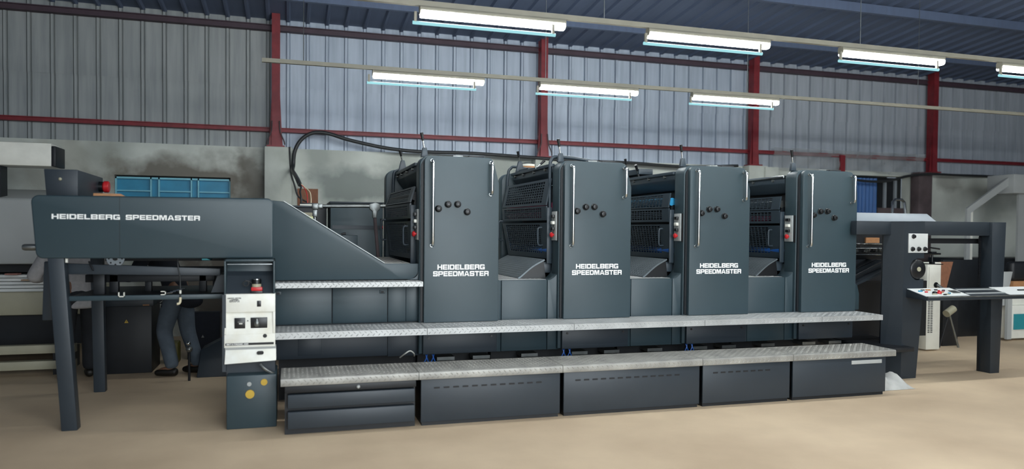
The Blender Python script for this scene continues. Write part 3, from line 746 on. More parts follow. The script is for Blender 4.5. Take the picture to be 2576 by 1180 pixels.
    MB().tube([(-.808, 6.10, .965), (-.808, 6.095, .935), (-.815, 6.09, .92), (-.83, 6.085, .917)], .009, 8, 3).build('nozzle', 'ywire', hs)
    MB().hexa([(-.655, 6.10, 1.250), (-.595, 6.10, 1.250), (-.595, 6.3, 1.250), (-.655, 6.3, 1.250), (-.655, 6.10, 1.262), (-.62, 6.10, 1.262), (-.62, 6.3, 1.262), (-.655, 6.3, 1.262)]).build('guide_plate', 'teal', rt, smooth=0)
    MB().cyl((-1.44, 6.15, 1.24), (-1.405, 6.12, 1.175), .007, 8).build('small_lever', 'mech', rt)
    MB().box(-1.577, -1.562, 6.08, 6.09, 1.235, 1.265).build('tab', 'white', rt, smooth=0)
    # sloped side of the chain arm
    YS = 6.40
    poly = rpoly([(-.20, 1.066), (.92, 1.064), (1.075, 1.064), (1.075, 1.203), (.775, 1.203), (-.06, 1.722), (-.20, 1.734)], [0, 0, .10, .0, .03, .05, .0], 8)
    arm = MB().prism(poly, 'y', YS, YS+.03).build('arm_side', 'paint', rt, bevel=.006)
    MB().prism([(-.131, 1.06), (.74, 1.06), (.74, 1.17), (-.06, 1.68), (-.131, 1.70)], 'y', YS+.03, 6.6).build('arm_body', 'paint_dark', rt, smooth=0)
    e = MB()
    a, b = Vector((.775, YS-.004, 1.206)), Vector((-.06, YS-.004, 1.725))
    e.hexa([a+Vector((0,0,0)), a+Vector((0,.045,0)), b+Vector((0,.045,0)), b, a+Vector((.003,0,.005)), a+Vector((.003,.045,.005)), b+Vector((.003,.045,.005)), b+Vector((.003,0,.005))])
    lab(e.build('arm_edging', 'steel', rt, smooth=0), 'bright edging strip')
    # deck behind the first tower
    dk = MB().box(.72, 1.0, YS+.03, 7.9, 1.16, 1.205)
    dk.lugs((.74, YS+.05, 1.205), (1,0,0), (0,1,0), .27, 1.4, .045, .036, .01, .003)
    lab(dk.build('deck', 'tread_worn', rt, smooth=0), 'worn checker plate deck')
    MB().box(.65, 1.0, YS+.04, 7.9, .42, 1.16).build('deck_core', 'mech', rt, smooth=0)
    # fillet next to the first tower
    arc = [(.985, 1.06)]+[(.975+.10*math.sin(t), 1.064+.11*(1-math.cos(t))) for t in [k*PI/2/10 for k in range(11)]]+[(1.10, 1.2), (1.10, 1.06)]
    MB().prism(arc, 'y', YS+.0, YS+.12).build('fillet', 'paint', rt, bevel=.003, smooth=30)
    # upper step
    st = MB().box(-.13, 1.078, 6.2, YS, 1.016, 1.057)
    st.lugs((-.12, 6.21, 1.057), (1,0,0), (0,1,0), 1.19, .18, .04)
    st.lugs((-.125, 6.2, 1.016), (1,0,0), (0,0,1), 1.2, .041, .042, .026, .007, .0025, 2)
    lab(st.build('upper_step', 'tread', rt, smooth=0), 'upper checker plate step')
    # cabinet doors under it
    for (a, b, kx) in ((-.131, .335, -.10), (.339, .806, .76)):
        d = MB().box(a+.002, b-.002, 6.42, 6.46, TZ, 1.012).build('cabinet_door', 'paint', rt, bevel=.003)
        MB().box(kx-.024, kx+.024, 6.414, 6.43, .942, .974).build('latch', 'paint', d, bevel=.003)
        MB().box(kx-.012, kx+.012, 6.411, 6.416, .948, .965).build('latch_slot', 'void', d, smooth=0)
    MB().box(.81, .965, 6.42, 6.46, TZ, 1.012).build('side_panel', 'paint', rt, bevel=.003)
    MB().box(.968, 1.09, 6.43, 6.5, TZ, 1.012).build('side_panel', 'paint', rt, bevel=.003)
    MB().box(-.131, 1.09, 6.46, 6.6, .41, 1.02).build('cabinet_core', 'paint_dark', rt, smooth=0)
    bd = MB().box(-.131, .806, 6.42, 6.46, .40, .63).build('base_panel', 'paint_dark', rt, bevel=.003)
    MB().box(.81, 1.10, 6.43, 6.46, .39, .63).build('base_panel', 'paint_dark', rt, bevel=.003)
    MB().box(.06, .25, 6.416, 6.43, .43, .60).build('hatch', 'paint_dark', bd, bevel=.002)
    MB().box(.195, .225, 6.41, 6.418, .575, .595).build('latch', 'black', bd, smooth=0)
    MB().box(-.1, 1.1, 6.7, 7.9, 0, .41).build('foundation', 'mech', rt, smooth=0)
    MB().tube([(.9, 6.3, .40), (.93, 6.2, .45), (.97, 6.2, .47), (1.01, 6.25, .44), (1.03, 6.35, .40)], .006, 8, 5).build('cable', 'white', rt)
    # round-cornered box with red button on the hood
    return rt
delivery()

bx = thing('control_box', 'small grey control box with a red mushroom button on top of the delivery', 'control box', (-1.65, 6.5, 1.72))
MB().hexa([(-1.80, 6.45, 1.715), (-1.585, 6.45, 1.715), (-1.585, 7.25, 1.715), (-1.80, 7.25, 1.715), (-1.817, 6.45, 1.94), (-1.585, 6.45, 1.94), (-1.585, 7.25, 1.93), (-1.817, 7.25, 1.93)]).build('housing', 'paint_dark', bx, bevel=.006)
MB().cyl((-1.585, 7.12, 1.845), (-1.555, 7.12, 1.845), .045, 20).build('button_collar', 'black', bx)
MB().lathe([(.04, 0), (.05, .01), (.05, .04), (.042, .048), (.01, .05)], (-1.555, 7.12, 1.845), 'x', 20).build('mushroom_button', 'red', bx)
MB().sphere((-1.705, 6.447, 1.865), .013).build('cap_screw', 'cream', bx)
MB().cyl((-1.585, 6.449, 1.8), (-1.585, 6.447, 1.8), .004, 8).build('screw', 'black', bx)
tag(MB().hexa([(-1.40, 6.10, 1.717), (-1.17, 6.13, 1.717), (-1.17, 6.17, 1.717), (-1.40, 6.14, 1.717), (-1.40, 6.10, 1.748), (-1.22, 6.12, 1.748), (-1.22, 6.16, 1.744), (-1.40, 6.14, 1.748)]).build('wooden_stick', 'wood2', bevel=.004),
    'flat wooden stick lying on top of the delivery hood', 'stick')

# ------------------------------------------------------------------ powder sprayer
def sprayer():
    rt = thing('powder_sprayer', 'white and grey powder spray cabinet standing below the delivery hood', 'powder sprayer', (-.29, 5.9, 0))
    x0, x1 = -.478, -.117
    # upper tray, open to the front
    hs = MB()
    hs.box(x0, x0+.012, 5.88, 6.12, 1.0, 1.262); hs.box(x1-.012, x1, 5.88, 6.12, 1.0, 1.262)
    hs.box(x0, x1, 5.88, 6.12, 1.247, 1.262); hs.box(x0, x1, 6.05, 6.12, 1.0, 1.262); hs.box(x0, x1, 5.9, 6.12, .985, 1.0)
    hs.build('tray', 'paint', rt, bevel=.003)
    MB().prism([(6.045, 1.165), (6.05, 1.165), (5.93, 1.0), (5.925, 1.0)], 'x', x0+.012, x1-.012).build('tray_back', 'paint_dark', rt, smooth=0)
    MB().box(x0+.02, x1-.02, 5.90, 5.91, 1.224, 1.228).build('tray_edge', 'chrome', rt, smooth=0)
    # housing and white panels
    MB().box(x0+.012, x1+.002, 5.93, 6.2, .02, .985).build('housing', 'paint_dark', rt, smooth=0)
    def pl(z): return 5.875+ (1.0-z)*-.02     # slight forward lean of the panel
    zt, zb = 1.002, .60
    fp = MB()
    X_a, X_b = x0+.002, x1+.004
    wz0, wz1 = .70, .865                          # recessed band
    def slab(za, zb_, a=X_a, b=X_b, d=0.0, t=.05):
        fp.hexa([(a, pl(za)+d, za), (b, pl(za)+d, za), (b, 5.95, za), (a, 5.95, za), (a, pl(zb_)+d, zb_), (b, pl(zb_)+d, zb_), (b, 5.95, zb_), (a, 5.95, zb_)])
    slab(wz1, zt); slab(zb, wz0); slab(wz0, wz1, X_a, X_a+.018); slab(wz0, wz1, X_b-.018, X_b)
    panel = fp.build('front_panel', 'grime_white', rt, bevel=.003)
    slabr = MB().hexa([(X_a+.018, pl(wz0)+.0, wz0), (X_b-.018, pl(wz0)+.0, wz0), (X_b-.018, 5.95, wz0), (X_a+.018, 5.95, wz0), (X_a+.018, pl(wz1)+.022, wz1), (X_b-.018, pl(wz1)+.022, wz1), (X_b-.018, 5.95, wz1), (X_a+.018, 5.95, wz1)])
    rec = slabr.build('recessed_panel', 'grime_white', rt, smooth=0)
    # lower flap
    MB().hexa([(X_a+.004, 5.835, .482), (X_b+.008, 5.835, .498), (X_b+.008, 5.95, .498), (X_a+.004, 5.95, .482), (X_a+.008, 5.875, .60), (X_b+.006, 5.875, .60), (X_b+.006, 5.95, .60), (X_a+.008, 5.95, .60)]).build('lower_flap', 'grime_white', rt, bevel=.004)
    MB().hexa([(X_a+.006, 5.872, .572), (X_b+.006, 5.872, .572), (X_b+.006, 5.95, .572), (X_a+.006, 5.95, .572), (X_a+.006, pl(.6)-.002, .602), (X_b+.006, pl(.6)-.002, .602), (X_b+.006, 5.95, .602), (X_a+.006, 5.95, .602)]).build('flap_hinge', 'palegrey', rt, smooth=0)
    def on(x, z, d=0): return Vector((x, pl(z)-d, z))
    # openings and controls
    MB().box(-.245, -.215, pl(.925)-.002, pl(.925)+.01, .905, .95).build('rocker_switch', 'black', panel, bevel=.002)
    q = MB().box(-.405, -.328, pl(.78)+.004, pl(.78)+.03, .742, .822).build('counter', 'black', rec, bevel=.002)
    MB().box(-.372, -.348, pl(.78)+.001, pl(.78)+.006, .775, .783).build('counter_figure', 'white', q, smooth=0)
    MB().box(-.382, -.338, pl(.78)+.002, pl(.78)+.006, .79, .793).build('counter_line', 'steel', q, smooth=0)
    q = MB().box(-.29, -.17, pl(.78)+.004, pl(.78)+.03, .742, .822).build('gauge_window', 'black', rec, bevel=.002)
    MB().lathe([(.012, 0), (.02, .01), (.02, .035), (.013, .045), (.013, .06)], (-.245, pl(.78)+.0, .755), 'z', 16).build('valve', 'steel', q)
    MB().cyl(on(-.31, .80, -.012), on(-.31, .80, -.002), .004, 10).build('small_hole', 'black', rec)
    MB().cyl(on(-.187, .683, 0), on(-.187, .683, .002), .015, 20).build('key_hole', 'black', panel)
    MB().box(X_a+.008, X_b-.01, pl(.625)-.002, pl(.625)+.004, .617, .634).build('name_strip', 'black', panel, smooth=0)
    lettering('BETATRONIC.100', X_a+.016, X_a+.17, .6205, .6305, pl(.625)-.002, parent=panel, th=.001)
    lettering('HEIDELBERG', X_a+.022, X_a+.118, .967, .976, pl(.97)-.000, 'black', parent=panel, th=.0015)
    lettering('GRAFIX', X_a+.036, X_a+.108, .942, .955, pl(.95)-.000, 'black', parent=panel, th=.0015)
    MB().hexa([(X_a+.035, pl(.96)-.001, .957), (X_a+.105, pl(.96)-.001, .957), (X_a+.105, pl(.96), .957), (X_a+.035, pl(.96), .957), (X_a+.06, pl(.96)-.001, .9635), (X_a+.095, pl(.96)-.001, .9635), (X_a+.095, pl(.96), .9635), (X_a+.06, pl(.96), .9635)]).build('emblem', 'black', panel, smooth=0)
    MB().prism(rpoly([(-.245, .545), (-.195, .545), (-.195, .57), (-.245, .57)], .012, 4), 'y', 5.846, 5.87).build('slot', 'black', rt, smooth=0)
    # base cabinet
    bc = MB().box(-.455, -.10, 5.80, 6.2, .0, .40).build('base_cabinet', 'paint', rt, bevel=.008)
    MB().cyl((-.29, 5.80, .26), (-.29, 5.785, .26), .032, 20).build('knob', 'yellow', bc)
    MB().cyl((-.19, 5.80, .345), (-.19, 5.785, .345), .024, 20).build('knob', 'yellow', bc)
    MB().cyl((-.295, 5.80, .335), (-.295, 5.79, .335), .016, 16).build('button', 'palegrey', bc)
    MB().tube([(-.22, 5.85, .47), (-.19, 5.83, .44), (-.15, 5.84, .41), (-.12, 5.86, .39)], .012, 8, 4).build('hose', 'steel', rt)
    MB().box(x0-.012, x0+.014, 5.87, 6.2, .42, 1.0).build('side_plate', 'paint_dark', rt, smooth=0)
    return rt
sprayer()
mo = thing('small_motor', 'small black and cream motor on a red base sitting in the sprayer tray', 'motor', (-.26, 5.94, 1.0))
MB().box(-.29, -.205, 5.905, 5.985, 1.0, 1.022).build('base', 'black', mo, bevel=.003)
MB().box(-.288, -.207, 5.9, 5.96, 1.022, 1.052).build('mount', 'red', mo, bevel=.006)
MB().cyl((-.25, 5.93, 1.052), (-.25, 5.93, 1.075), .034, 22).build('lower_case', 'cream', mo)
MB().cyl((-.25, 5.93, 1.075), (-.25, 5.93, 1.108), .035, 22).build('upper_case', 'black', mo)
MB().cyl((-.25, 5.93, 1.108), (-.25, 5.93, 1.113), .033, 22).build('cap', 'chrome', mo)
MB().tube([(-.285, 5.92, 1.08), (-.31, 5.91, 1.10), (-.34, 5.91, 1.09), (-.345, 5.92, 1.07), (-.32, 5.92, 1.06), (-.305, 5.92, 1.085), (-.33, 5.92, 1.105)], .004, 8, 5).build('lead', 'rubber', mo)

# ------------------------------------------------------------------ foot platform
secs = [(-.07, .93), (.93, 2.09), (2.09, 3.36), (3.36, 4.27), (4.27, 5.40)]
labs = ['left end of the long foot platform, with two step boards below its edge', 'foot platform section in front of the first tower',
        'foot platform section in front of the second tower', 'foot platform section in front of the third tower', 'right end section of the long foot platform, by the feeder post']
for k, (a, b) in enumerate(secs):
    t = thing('foot_platform', labs[k], 'foot platform', ((a+b)/2, 5.7, 0), 'sections of the foot platform')
    pl_ = MB().prism(rpoly([(5.5, .362), (5.93, .362), (5.93, .42), (5.5, .42)], [.004, .004, .004, .012], 3), 'x', a+.002, b-.002)
    pl_.lugs((a+.01, 5.515, .42), (1,0,0), (0,1,0), b-a-.02, .41, .032, .028, .009, .003)
    pl_.lugs((a+.01, 5.5, .368), (1,0,0), (0,0,1), b-a-.02, .042, .042, .026, .007, .002, 2)
    pl_.build('tread_plate', 'tread_worn', t, smooth=30)
    if k == 0:
        MB().box(a+.03, b-.02, 5.56, 5.9, .0, .362).build('body', 'mech', t, smooth=0)
        for z0, z1 in ((.20, .30), (.05, .175)):
            MB().box(a+.05, b-.03, 5.50, 5.56, z0, z1).build('step_board', 'paint_dark', t, bevel=.006)
        MB().box(a+.03, b-.02, 5.51, 5.56, .31, .362).build('apron', 'mech', t, bevel=.004)
        MB().sphere((.48, 5.505, .335), .014).build('knob', 'palegrey', t)
    else:
        MB().box(a+.02, b-(.012 if k < 4 else .09), 5.53, 5.55, .03, .362).build('front_panel', 'paint_dark', t, bevel=.004)
        MB().box(a+.03, b-(.02 if k < 4 else .1), 5.55, 5.9, .0, .362).build('body', 'mech', t, smooth=0)
        vs = MB(); n = int((b-a-.24)/.075)
        for q in range(n): vs.box(a+.12+q*.075, a+.165+q*.075, 5.527, 5.531, .285, .297)
        if k < 4: vs.build('vent_grille', 'void', t, smooth=0)
        else: MB().box(4.92, 5.26, 5.524, 5.532, .30, .335).build('name_plate', 'palegrey', t, bevel=.002)
def rag():
    mb = MB()
    for j in range(11):
        for i in range(15):
            u, v = i/14, j/10
            x = 5.40+.40*u; y = 5.66+.3*v
            h = (.26*math.exp(-((u-.12)/.16)**2)+.15*math.exp(-((u-.62)/.3)**2))*math.sin(PI*min(1, max(0, v*1.0)))**.8*(1-.2*u)
            h += .02*math.sin(u*17+v*5)*math.sin(PI*v)*math.sin(PI*u)
            if i in (0, 14) or j in (0, 10): h = 0
            mb.v.append((x, y, .002+max(0, h)))
    for j in range(10):
        for i in range(14):
            a = j*15+i; mb.f.append((a, a+1, a+16, a+15))
    nb = len(mb.v)
    mb.v += [(5.40, 5.66, 0), (5.80, 5.66, 0), (5.80, 5.96, 0), (5.40, 5.96, 0)]; mb.f.append((nb+3, nb+2, nb+1, nb))
    tag(mb.build('rag_heap', 'rag', smooth=180), 'crumpled pale grey cloth heap on the floor at the platform end', 'cloth')
rag()

# ------------------------------------------------------------------ feeder
def feeder():
    rt = thing('feeder_unit', 'dark grey feeder frame with console tray and handwheel, right end of the press', 'printing press feeder', (6.6, 6.3, 0))
    # left post with wheel cut-out : front face and bevelled left face
    prof = [(6.045, 0), (6.235, 0), (6.31, .8), (6.31, 1.0)]
    left = MB()
    out = [(6.04, 0.0), (6.235, 0.0), (6.295, .70), (6.31, 1.02)]
    cut = [(6.24-.005+.105*math.cos(t), 1.135+.115*math.sin(t)) for t in [(-75-k*17.5)*PI/180 for k in range(0, 13)]]
    out += [(6.31, 1.03), (6.26, 1.03)]+[p for p in cut if p[0] < 6.29]+[(6.31, 1.25), (6.315, 1.63), (6.05, 1.63)]
    # split into convex-ish columns so the outline stays clean
    left.prism(out, 'y', 6.09, 6.26)
    left.hexa([(5.93, 6.26, 0), (6.04, 6.09, 0), (6.06, 6.26, 0), (5.95, 6.3, 0), (5.95, 6.26, 1.63), (6.05, 6.09, 1.63), (6.06, 6.26, 1.63), (5.97, 6.3, 1.63)])
    post = left.build('post', 'feeder_paint', rt, smooth=0)
    # top beams
    MB().box(5.55, 6.0, 6.2, 6.28, 1.49, 1.63).build('top_beam', 'feeder_paint', rt, bevel=.004)
    MB().box(6.31, 7.24, 6.12, 6.26, 1.487, 1.635).build('top_beam', 'feeder_paint', rt, bevel=.004)
    # right post with its deep triangular gusset
    MB().hexa([(7.24, 6.09, 0), (7.37, 6.09, 0), (7.37, 6.25, 0), (7.24, 6.25, 0), (7.225, 6.09, 1.635), (7.42, 6.09, 1.635), (7.42, 6.25, 1.635), (7.225, 6.25, 1.635)]).build('post', 'feeder_paint', rt, bevel=.004)
    MB().prism([(7.26, 1.60), (7.26, 0.0), (7.235, 0.0), (7.225, 1.49), (7.225, 1.50)], 'y', 6.22, 6.25).build('gusset', 'mech', rt, smooth=0)
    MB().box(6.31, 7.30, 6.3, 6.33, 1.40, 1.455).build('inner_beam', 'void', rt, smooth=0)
    MB().cyl((7.42, 6.15, 1.49), (7.455, 6.15, 1.49), .006, 8).build('pin', 'black', rt)
    rk = MB()
    for k in range(44): rk.box(7.205, 7.222, 6.22, 6.24, .9+k*.013, .907+k*.013)
    rk.build('rack', 'void', rt, smooth=0)
    # switch plate
    sp = MB().box(6.115, 6.362, 6.075, 6.09, 1.305, 1.5)
    sp = MB().box(6.10, 6.345, 6.078, 6.092, 1.305, 1.505).build('switch_plate', 'plategrey', rt, bevel=.003)
    for kx, kz in ((6.155, 1.475), (6.145, 1.345), (6.225, 1.345), (6.305, 1.345)):
        MB().lathe([(.024, 0), (.025, .005), (.02, .008), (.018, .02), (.008, .023)], (kx, 6.078, kz), '-y', 12).build('selector_knob', 'black', sp)
    # handwheel
    hw = MB().lathe([(.02, .02), (.085, .02), (.098, .012), (.104, 0), (.098, -.014), (.085, -.02), (.02, -.02)], (6.235, 6.10, 1.135), '-y', 36).build('handwheel', 'black', rt)
    MB().cyl((6.235, 6.08, 1.135), (6.235, 6.074, 1.135), .024, 20).build('hub_cap', 'cream', hw)
    # feed table behind the opening
    MB().hexa([(5.62, 6.5, .86), (6.45, 6.5, 1.17), (6.45, 7.7, 1.17), (5.62, 7.7, .86), (5.62, 6.5, .89), (6.45, 6.5, 1.20), (6.45, 7.7, 1.20), (5.62, 7.7, .89)]).build('feed_board', 'feeder_paint', rt, smooth=0)
    bb = MB()
    for k in range(4): bb.hexa([(5.62, 6.6+.28*k, .893), (6.45, 6.6+.28*k, 1.203), (6.45, 6.65+.28*k, 1.203), (5.62, 6.65+.28*k, .893), (5.62, 6.6+.28*k, .897), (6.45, 6.6+.28*k, 1.207), (6.45, 6.65+.28*k, 1.207), (5.62, 6.65+.28*k, .897)])
    bb.build('feed_belt', 'mech', rt, smooth=0)
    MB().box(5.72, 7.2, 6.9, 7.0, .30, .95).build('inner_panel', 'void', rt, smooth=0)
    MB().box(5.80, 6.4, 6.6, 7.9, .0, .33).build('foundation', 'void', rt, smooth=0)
    MB().box(5.65, 6.1, 5.98, 6.5, .30, .345).build('foot_plate', 'mech', rt, bevel=.004)
    for yy, zz, r_ in ((6.75, 1.385, .010), (6.75, 1.30, .009), (6.9, 1.33, .008), (6.85, 1.26, .007)):
        MB().cyl((5.75, yy, zz), (6.75, yy, zz), r_, 10).build('feed_shaft', 'chrome', rt)
    for q in range(6):
        MB().cyl((6.0+.08*q, 6.73, 1.31), (6.03+.08*q, 6.73, 1.31), .022, 14).build('feed_roller', 'mech' if q % 2 else 'steel', rt)
    MB().box(5.7, 6.9, 7.0, 7.05, 1.20, 1.30).build('suction_head', 'mech', rt, bevel=.006)
    MB().box(6.2, 7.7, 7.6, 7.65, .4, 1.64).build('interior_dark_sheet', 'void', rt, smooth=0)  # near-black sheet added to keep the feeder interior dark
    MB().box(6.93, 7.14, 7.58, 7.6, 1.36, 1.45).build('background_gap_patch', 'wood2', rt, smooth=0)  # pale patch standing in for background seen through a gap
    for q in range(3):
        MB().tube([(5.72+.04*q, 6.6, 1.46), (5.76+.04*q, 6.55, 1.40), (5.85+.03*q, 6.55, 1.36), (5.98, 6.62, 1.355)], .006, 8, 5).build('air_hose', 'rubber', rt)
    MB().cyl((5.74, 6.48, 1.03), (6.2, 6.48, 1.22), .008, 8).build('tie_rod', 'mech', rt)
    MB().prism([(6.40, .95), (6.60, .95), (6.60, 1.25), (6.46, 1.16)], 'y', 6.45, 6.5).build('corner_plate', 'feeder_paint', rt, bevel=.004)
    # light top cover
    MB().hexa([(5.62, 6.3, 1.63), (6.70, 6.3, 1.63), (6.70, 6.75, 1.63), (5.62, 6.75, 1.63), (5.55, 6.36, 1.72), (6.62, 6.36, 1.72), (6.62, 6.75, 1.72), (5.55, 6.75, 1.72)]).build('top_cover', 'covergrey', rt, bevel=.004)
    MB().box(5.50, 5.62, 6.45, 6.7, 1.5, 1.71).build('cover_end', 'feeder_paint', rt, bevel=.004)
    # clamp arms at the inner side of the post
    cl = MB(); cl.cyl((6.33, 6.24, 1.292), (6.80, 6.35, 1.285), .010, 10); cl.cyl((6.69, 6.35, 1.285), (6.69, 6.35, 1.18), .011, 10)
    cl.box(6.66, 6.73, 6.33, 6.37, 1.275, 1.31); cl.box(6.67, 6.71, 6.33, 6.37, 1.17, 1.20); cl.cyl((6.33, 6.24, 1.188), (6.84, 6.35, 1.17), .005, 8)
    cl.cyl((6.30, 6.24, 1.385), (6.79, 6.35, 1.338), .008, 8)
    cl.build('clamp_arm', 'black', rt)
    # console tray on the operator side, sloping to the front
    yb, yf, zb_, zf = 6.10, 5.82, .945, .878
    tx0, tx1 = 6.09, 7.70
    MB().hexa([(tx0, yf, zf-.045), (tx1, yf, zf-.045), (tx1, yb, zb_-.10), (tx0, yb, zb_-.10), (tx0, yf, zf-.012), (tx1, yf, zf-.012), (tx1, yb, zb_-.012), (tx0, yb, zb_-.012)]).build('tray', 'feeder_paint', rt, bevel=.003)
    ed = MB()
    ed.hexa([(tx0, yf-.008, zf-.016), (tx1, yf-.008, zf-.016), (tx1, yf+.012, zf-.012), (tx0, yf+.012, zf-.012), (tx0, yf-.008, zf-.004), (tx1, yf-.008, zf-.004), (tx1, yf+.012, zf-.001), (tx0, yf+.012, zf-.001)])
    ed.build('tray_edge', 'steel', rt, bevel=.002)
    tr = MB()
    sl = (zb_-zf)/(yb-yf)
    for a, b in ((.08, .1), (.2, .22)):
        tr.hexa([(6.68, yf+a, zf+a*sl-.012), (7.2, yf+a, zf+a*sl-.012), (7.2, yf+b, zf+b*sl-.012), (6.68, yf+b, zf+b*sl-.012), (6.68, yf+a, zf+a*sl-.004), (7.2, yf+a, zf+a*sl-.004), (7.2, yf+b, zf+b*sl-.004), (6.68, yf+b, zf+b*sl-.004)])
    tr.build('tray_rib', 'palegrey', rt, smooth=0)
    return yf, zf, sl
yf, zf, sl = feeder()
def on_tray(x0, x1, d0, d1, h0, h1):
    """slab lying on the sloping tray; d measured from the front edge"""
    return MB().hexa([(x0, yf+d0, zf+d0*sl-.012+h0), (x1, yf+d0, zf+d0*sl-.012+h0), (x1, yf+d1, zf+d1*sl-.012+h0), (x0, yf+d1, zf+d1*sl-.012+h0),
                      (x0, yf+d0, zf+d0*sl-.012+h1), (x1, yf+d0, zf+d0*sl-.012+h1), (x1, yf+d1, zf+d1*sl-.012+h1), (x0, yf+d1, zf+d1*sl-.012+h1)])
tag(on_tray(6.10, 6.66, .014, .275, .0, .004).build('paper_sheet', 'paper', smooth=0), 'white sheet covered with small parts on the console tray', 'paper')
tag(on_tray(7.20, 7.69, .014, .275, .0, .004).build('paper_sheet', 'paper', smooth=0), 'blurred white sheet at the right end of the console tray', 'paper')
def tz(x, d): return zf+d*sl-.012+.004
bits = [('red_disc', 6.34, .10, 'red', 'shiny red round disc lying on the white console sheet'), ('black_disc', 6.28, .10, 'black', 'round black disc left of the red one on the console sheet')]
for nm, x, d, mm, lb in bits:
    tag(MB().lathe([(.022, 0), (.024, .008), (.02, .02), (.008, .026)], (x, yf+d, tz(x, d)-.001), 'z', 16).build(nm, mm), lb, 'disc')
pcs = [('blue', 6.17, .17, .05, .014), ('wood2', 6.30, .20, .06, .016), ('red', 6.215, .14, .035, .012), ('cream', 6.25, .07, .06, .012), ('black', 6.40, .20, .04, .012), ('wood2', 6.40, .13, .05, .014), ('inkmag', 6.44, .15, .035, .012), ('blue', 6.46, .09, .03, .012), ('cream', 6.40, .06, .07, .010), ('black', 6.48, .18, .035, .01), ('steel', 6.23, .20, .05, .012), ('black', 6.36, .05, .04, .008), ('red', 6.41, .17, .025, .014)]
cn = {'blue': 'blue', 'wood2': 'tan', 'red': 'red', 'cream': 'cream', 'black': 'black', 'inkmag': 'purple', 'steel': 'grey'}
pos = ['at the left edge of the pile', 'behind the black disc', 'beside the left edge', 'in front of the black disc', 'behind the red disc', 'just right of the red disc', 'at the right of the pile', 'at the right front corner', 'in front of the red disc', 'at the back right corner', 'at the back left', 'nearest the tray edge', 'between two tan pieces']
for k, (mm, x, d, l, w) in enumerate(pcs):
    tag(on_tray(x-l/2, x+l/2, d-w/2, d+w/2, .004, .016).build('small_part', mm, bevel=.003), 'small %s part on the console sheet, %s' % (cn[mm], pos[k]), 'small part', 'small parts on the console sheet')
tag(on_tray(6.53, 6.62, .10, .17, .004, .012).build('metal_plate', 'steel', bevel=.001), 'thin metal plate lying on the white console sheet', 'plate')
tag(on_tray(7.45, 7.62, .14, .155, .004, .016).build('pen', 'black', bevel=.004), 'dark pen on the blurred right sheet of the console tray', 'pen')
tag(on_tray(7.60, 7.635, .16, .19, .004, .02).build('red_stopper', 'red', bevel=.006), 'small red stopper at the right end of the console tray', 'stopper')

# ================================================================== BEHIND THE PRESS
def cabinet():
    t = thing('electrical_cabinet', 'large dark blue-grey cabinet behind the handrail', 'cabinet', (.95, 8.9, 0))
    MB().box(.43, 1.55, 8.6, 9.3, 0, 1.79).build('body', 'paint', t, bevel=.006)
    MB().box(.42, 1.56, 8.58, 9.32, 1.79, 1.81).build('lid', 'paint_dark', t, bevel=.004)
    MB().box(.45, 1.53, 8.594, 8.6, 1.50, 1.54).build('groove', 'paint_dark', t, smooth=0)
    t = thing('low_cabinet', 'low dark cabinet with a terminal block on top, left of the larger one', 'cabinet', (.2, 9.1, 0))
    MB().box(-.18, .40, 8.85, 9.5, 0, 1.745).build('body', 'mech', t, bevel=.006)
    MB().box(-.2, .42, 8.83, 9.52, 1.745, 1.765).build('lid', 'paint_dark', t, bevel=.003)
cabinet()
t = thing('terminal_block', 'terminal block with four wires on the low cabinet', 'terminal block', (.2, 8.95, 1.765))
MB().box(.10, .26, 8.9, 8.98, 1.765, 1.785).build('base', 'white', t, bevel=.003)
MB().box(.10, .25, 8.9, 8.97, 1.785, 1.80).build('strip', 'black', t, bevel=.003)
for mm, dx, r_ in (('rubber', .115, .011), ('red', .185, .005), ('ywire', .225, .006)):
    MB().tube([(dx, 8.93, 1.795), (dx, 8.95, 1.86), (dx-.012, 9.0, 1.93), (.115+(dx-.115)*.4, 9.06, 1.99), (.10, 9.1, 2.035)], r_, 8, 5).build('wire', mm, t)
t = thing('yellow_box', 'pale yellow open box on a shelf behind the sloped press side', 'box', (.1, 8.5, 1.5))
MB().box(.07, .262, 8.42, 8.62, 1.45, 1.635).build('body', 'cream', t, bevel=.003)
M['paleyellow'] = mat('pale_yellow_plastic', '#d9dd9a', 0.5, var=0.04)
t.children[0].data.materials[0] = M['paleyellow']
MB().prism([(8.42, 1.635), (8.62, 1.635), (8.6, 1.68), (8.5, 1.675)], 'x', .08, .262).build('flap', 'cream', t, smooth=0)
MB().box(.0, .26, 8.42, 8.8, 0, 1.45).build('stand', 'mech', t, smooth=0)
t = thing('grey_box', 'small grey box with a handle behind the sloped press side', 'box', (.6, 8.2, 1.2))
MB().box(.43, .70, 8.2, 8.5, 0.6, 1.43).build('body', 'palegrey', t, bevel=.004)
t.children[0].data.materials[0] = M['paint']
MB().box(.41, .48, 8.2, 8.4, 1.43, 1.445).build('tray', 'paleyellow', t, smooth=0)
MB().cyl((.53, 8.3, 1.44), (.58, 8.3, 1.45), .012, 10).build('handle', 'black', t)
MB().box(.45, .68, 8.22, 8.48, 0, .6).build('stand', 'mech', t, smooth=0)
tag(MB().box(.09, .375, WY-.02, WY, 1.82, 2.072).build('wall_board', 'wood', smooth=0), 'square brown board fixed to the wall behind the cables', 'board')
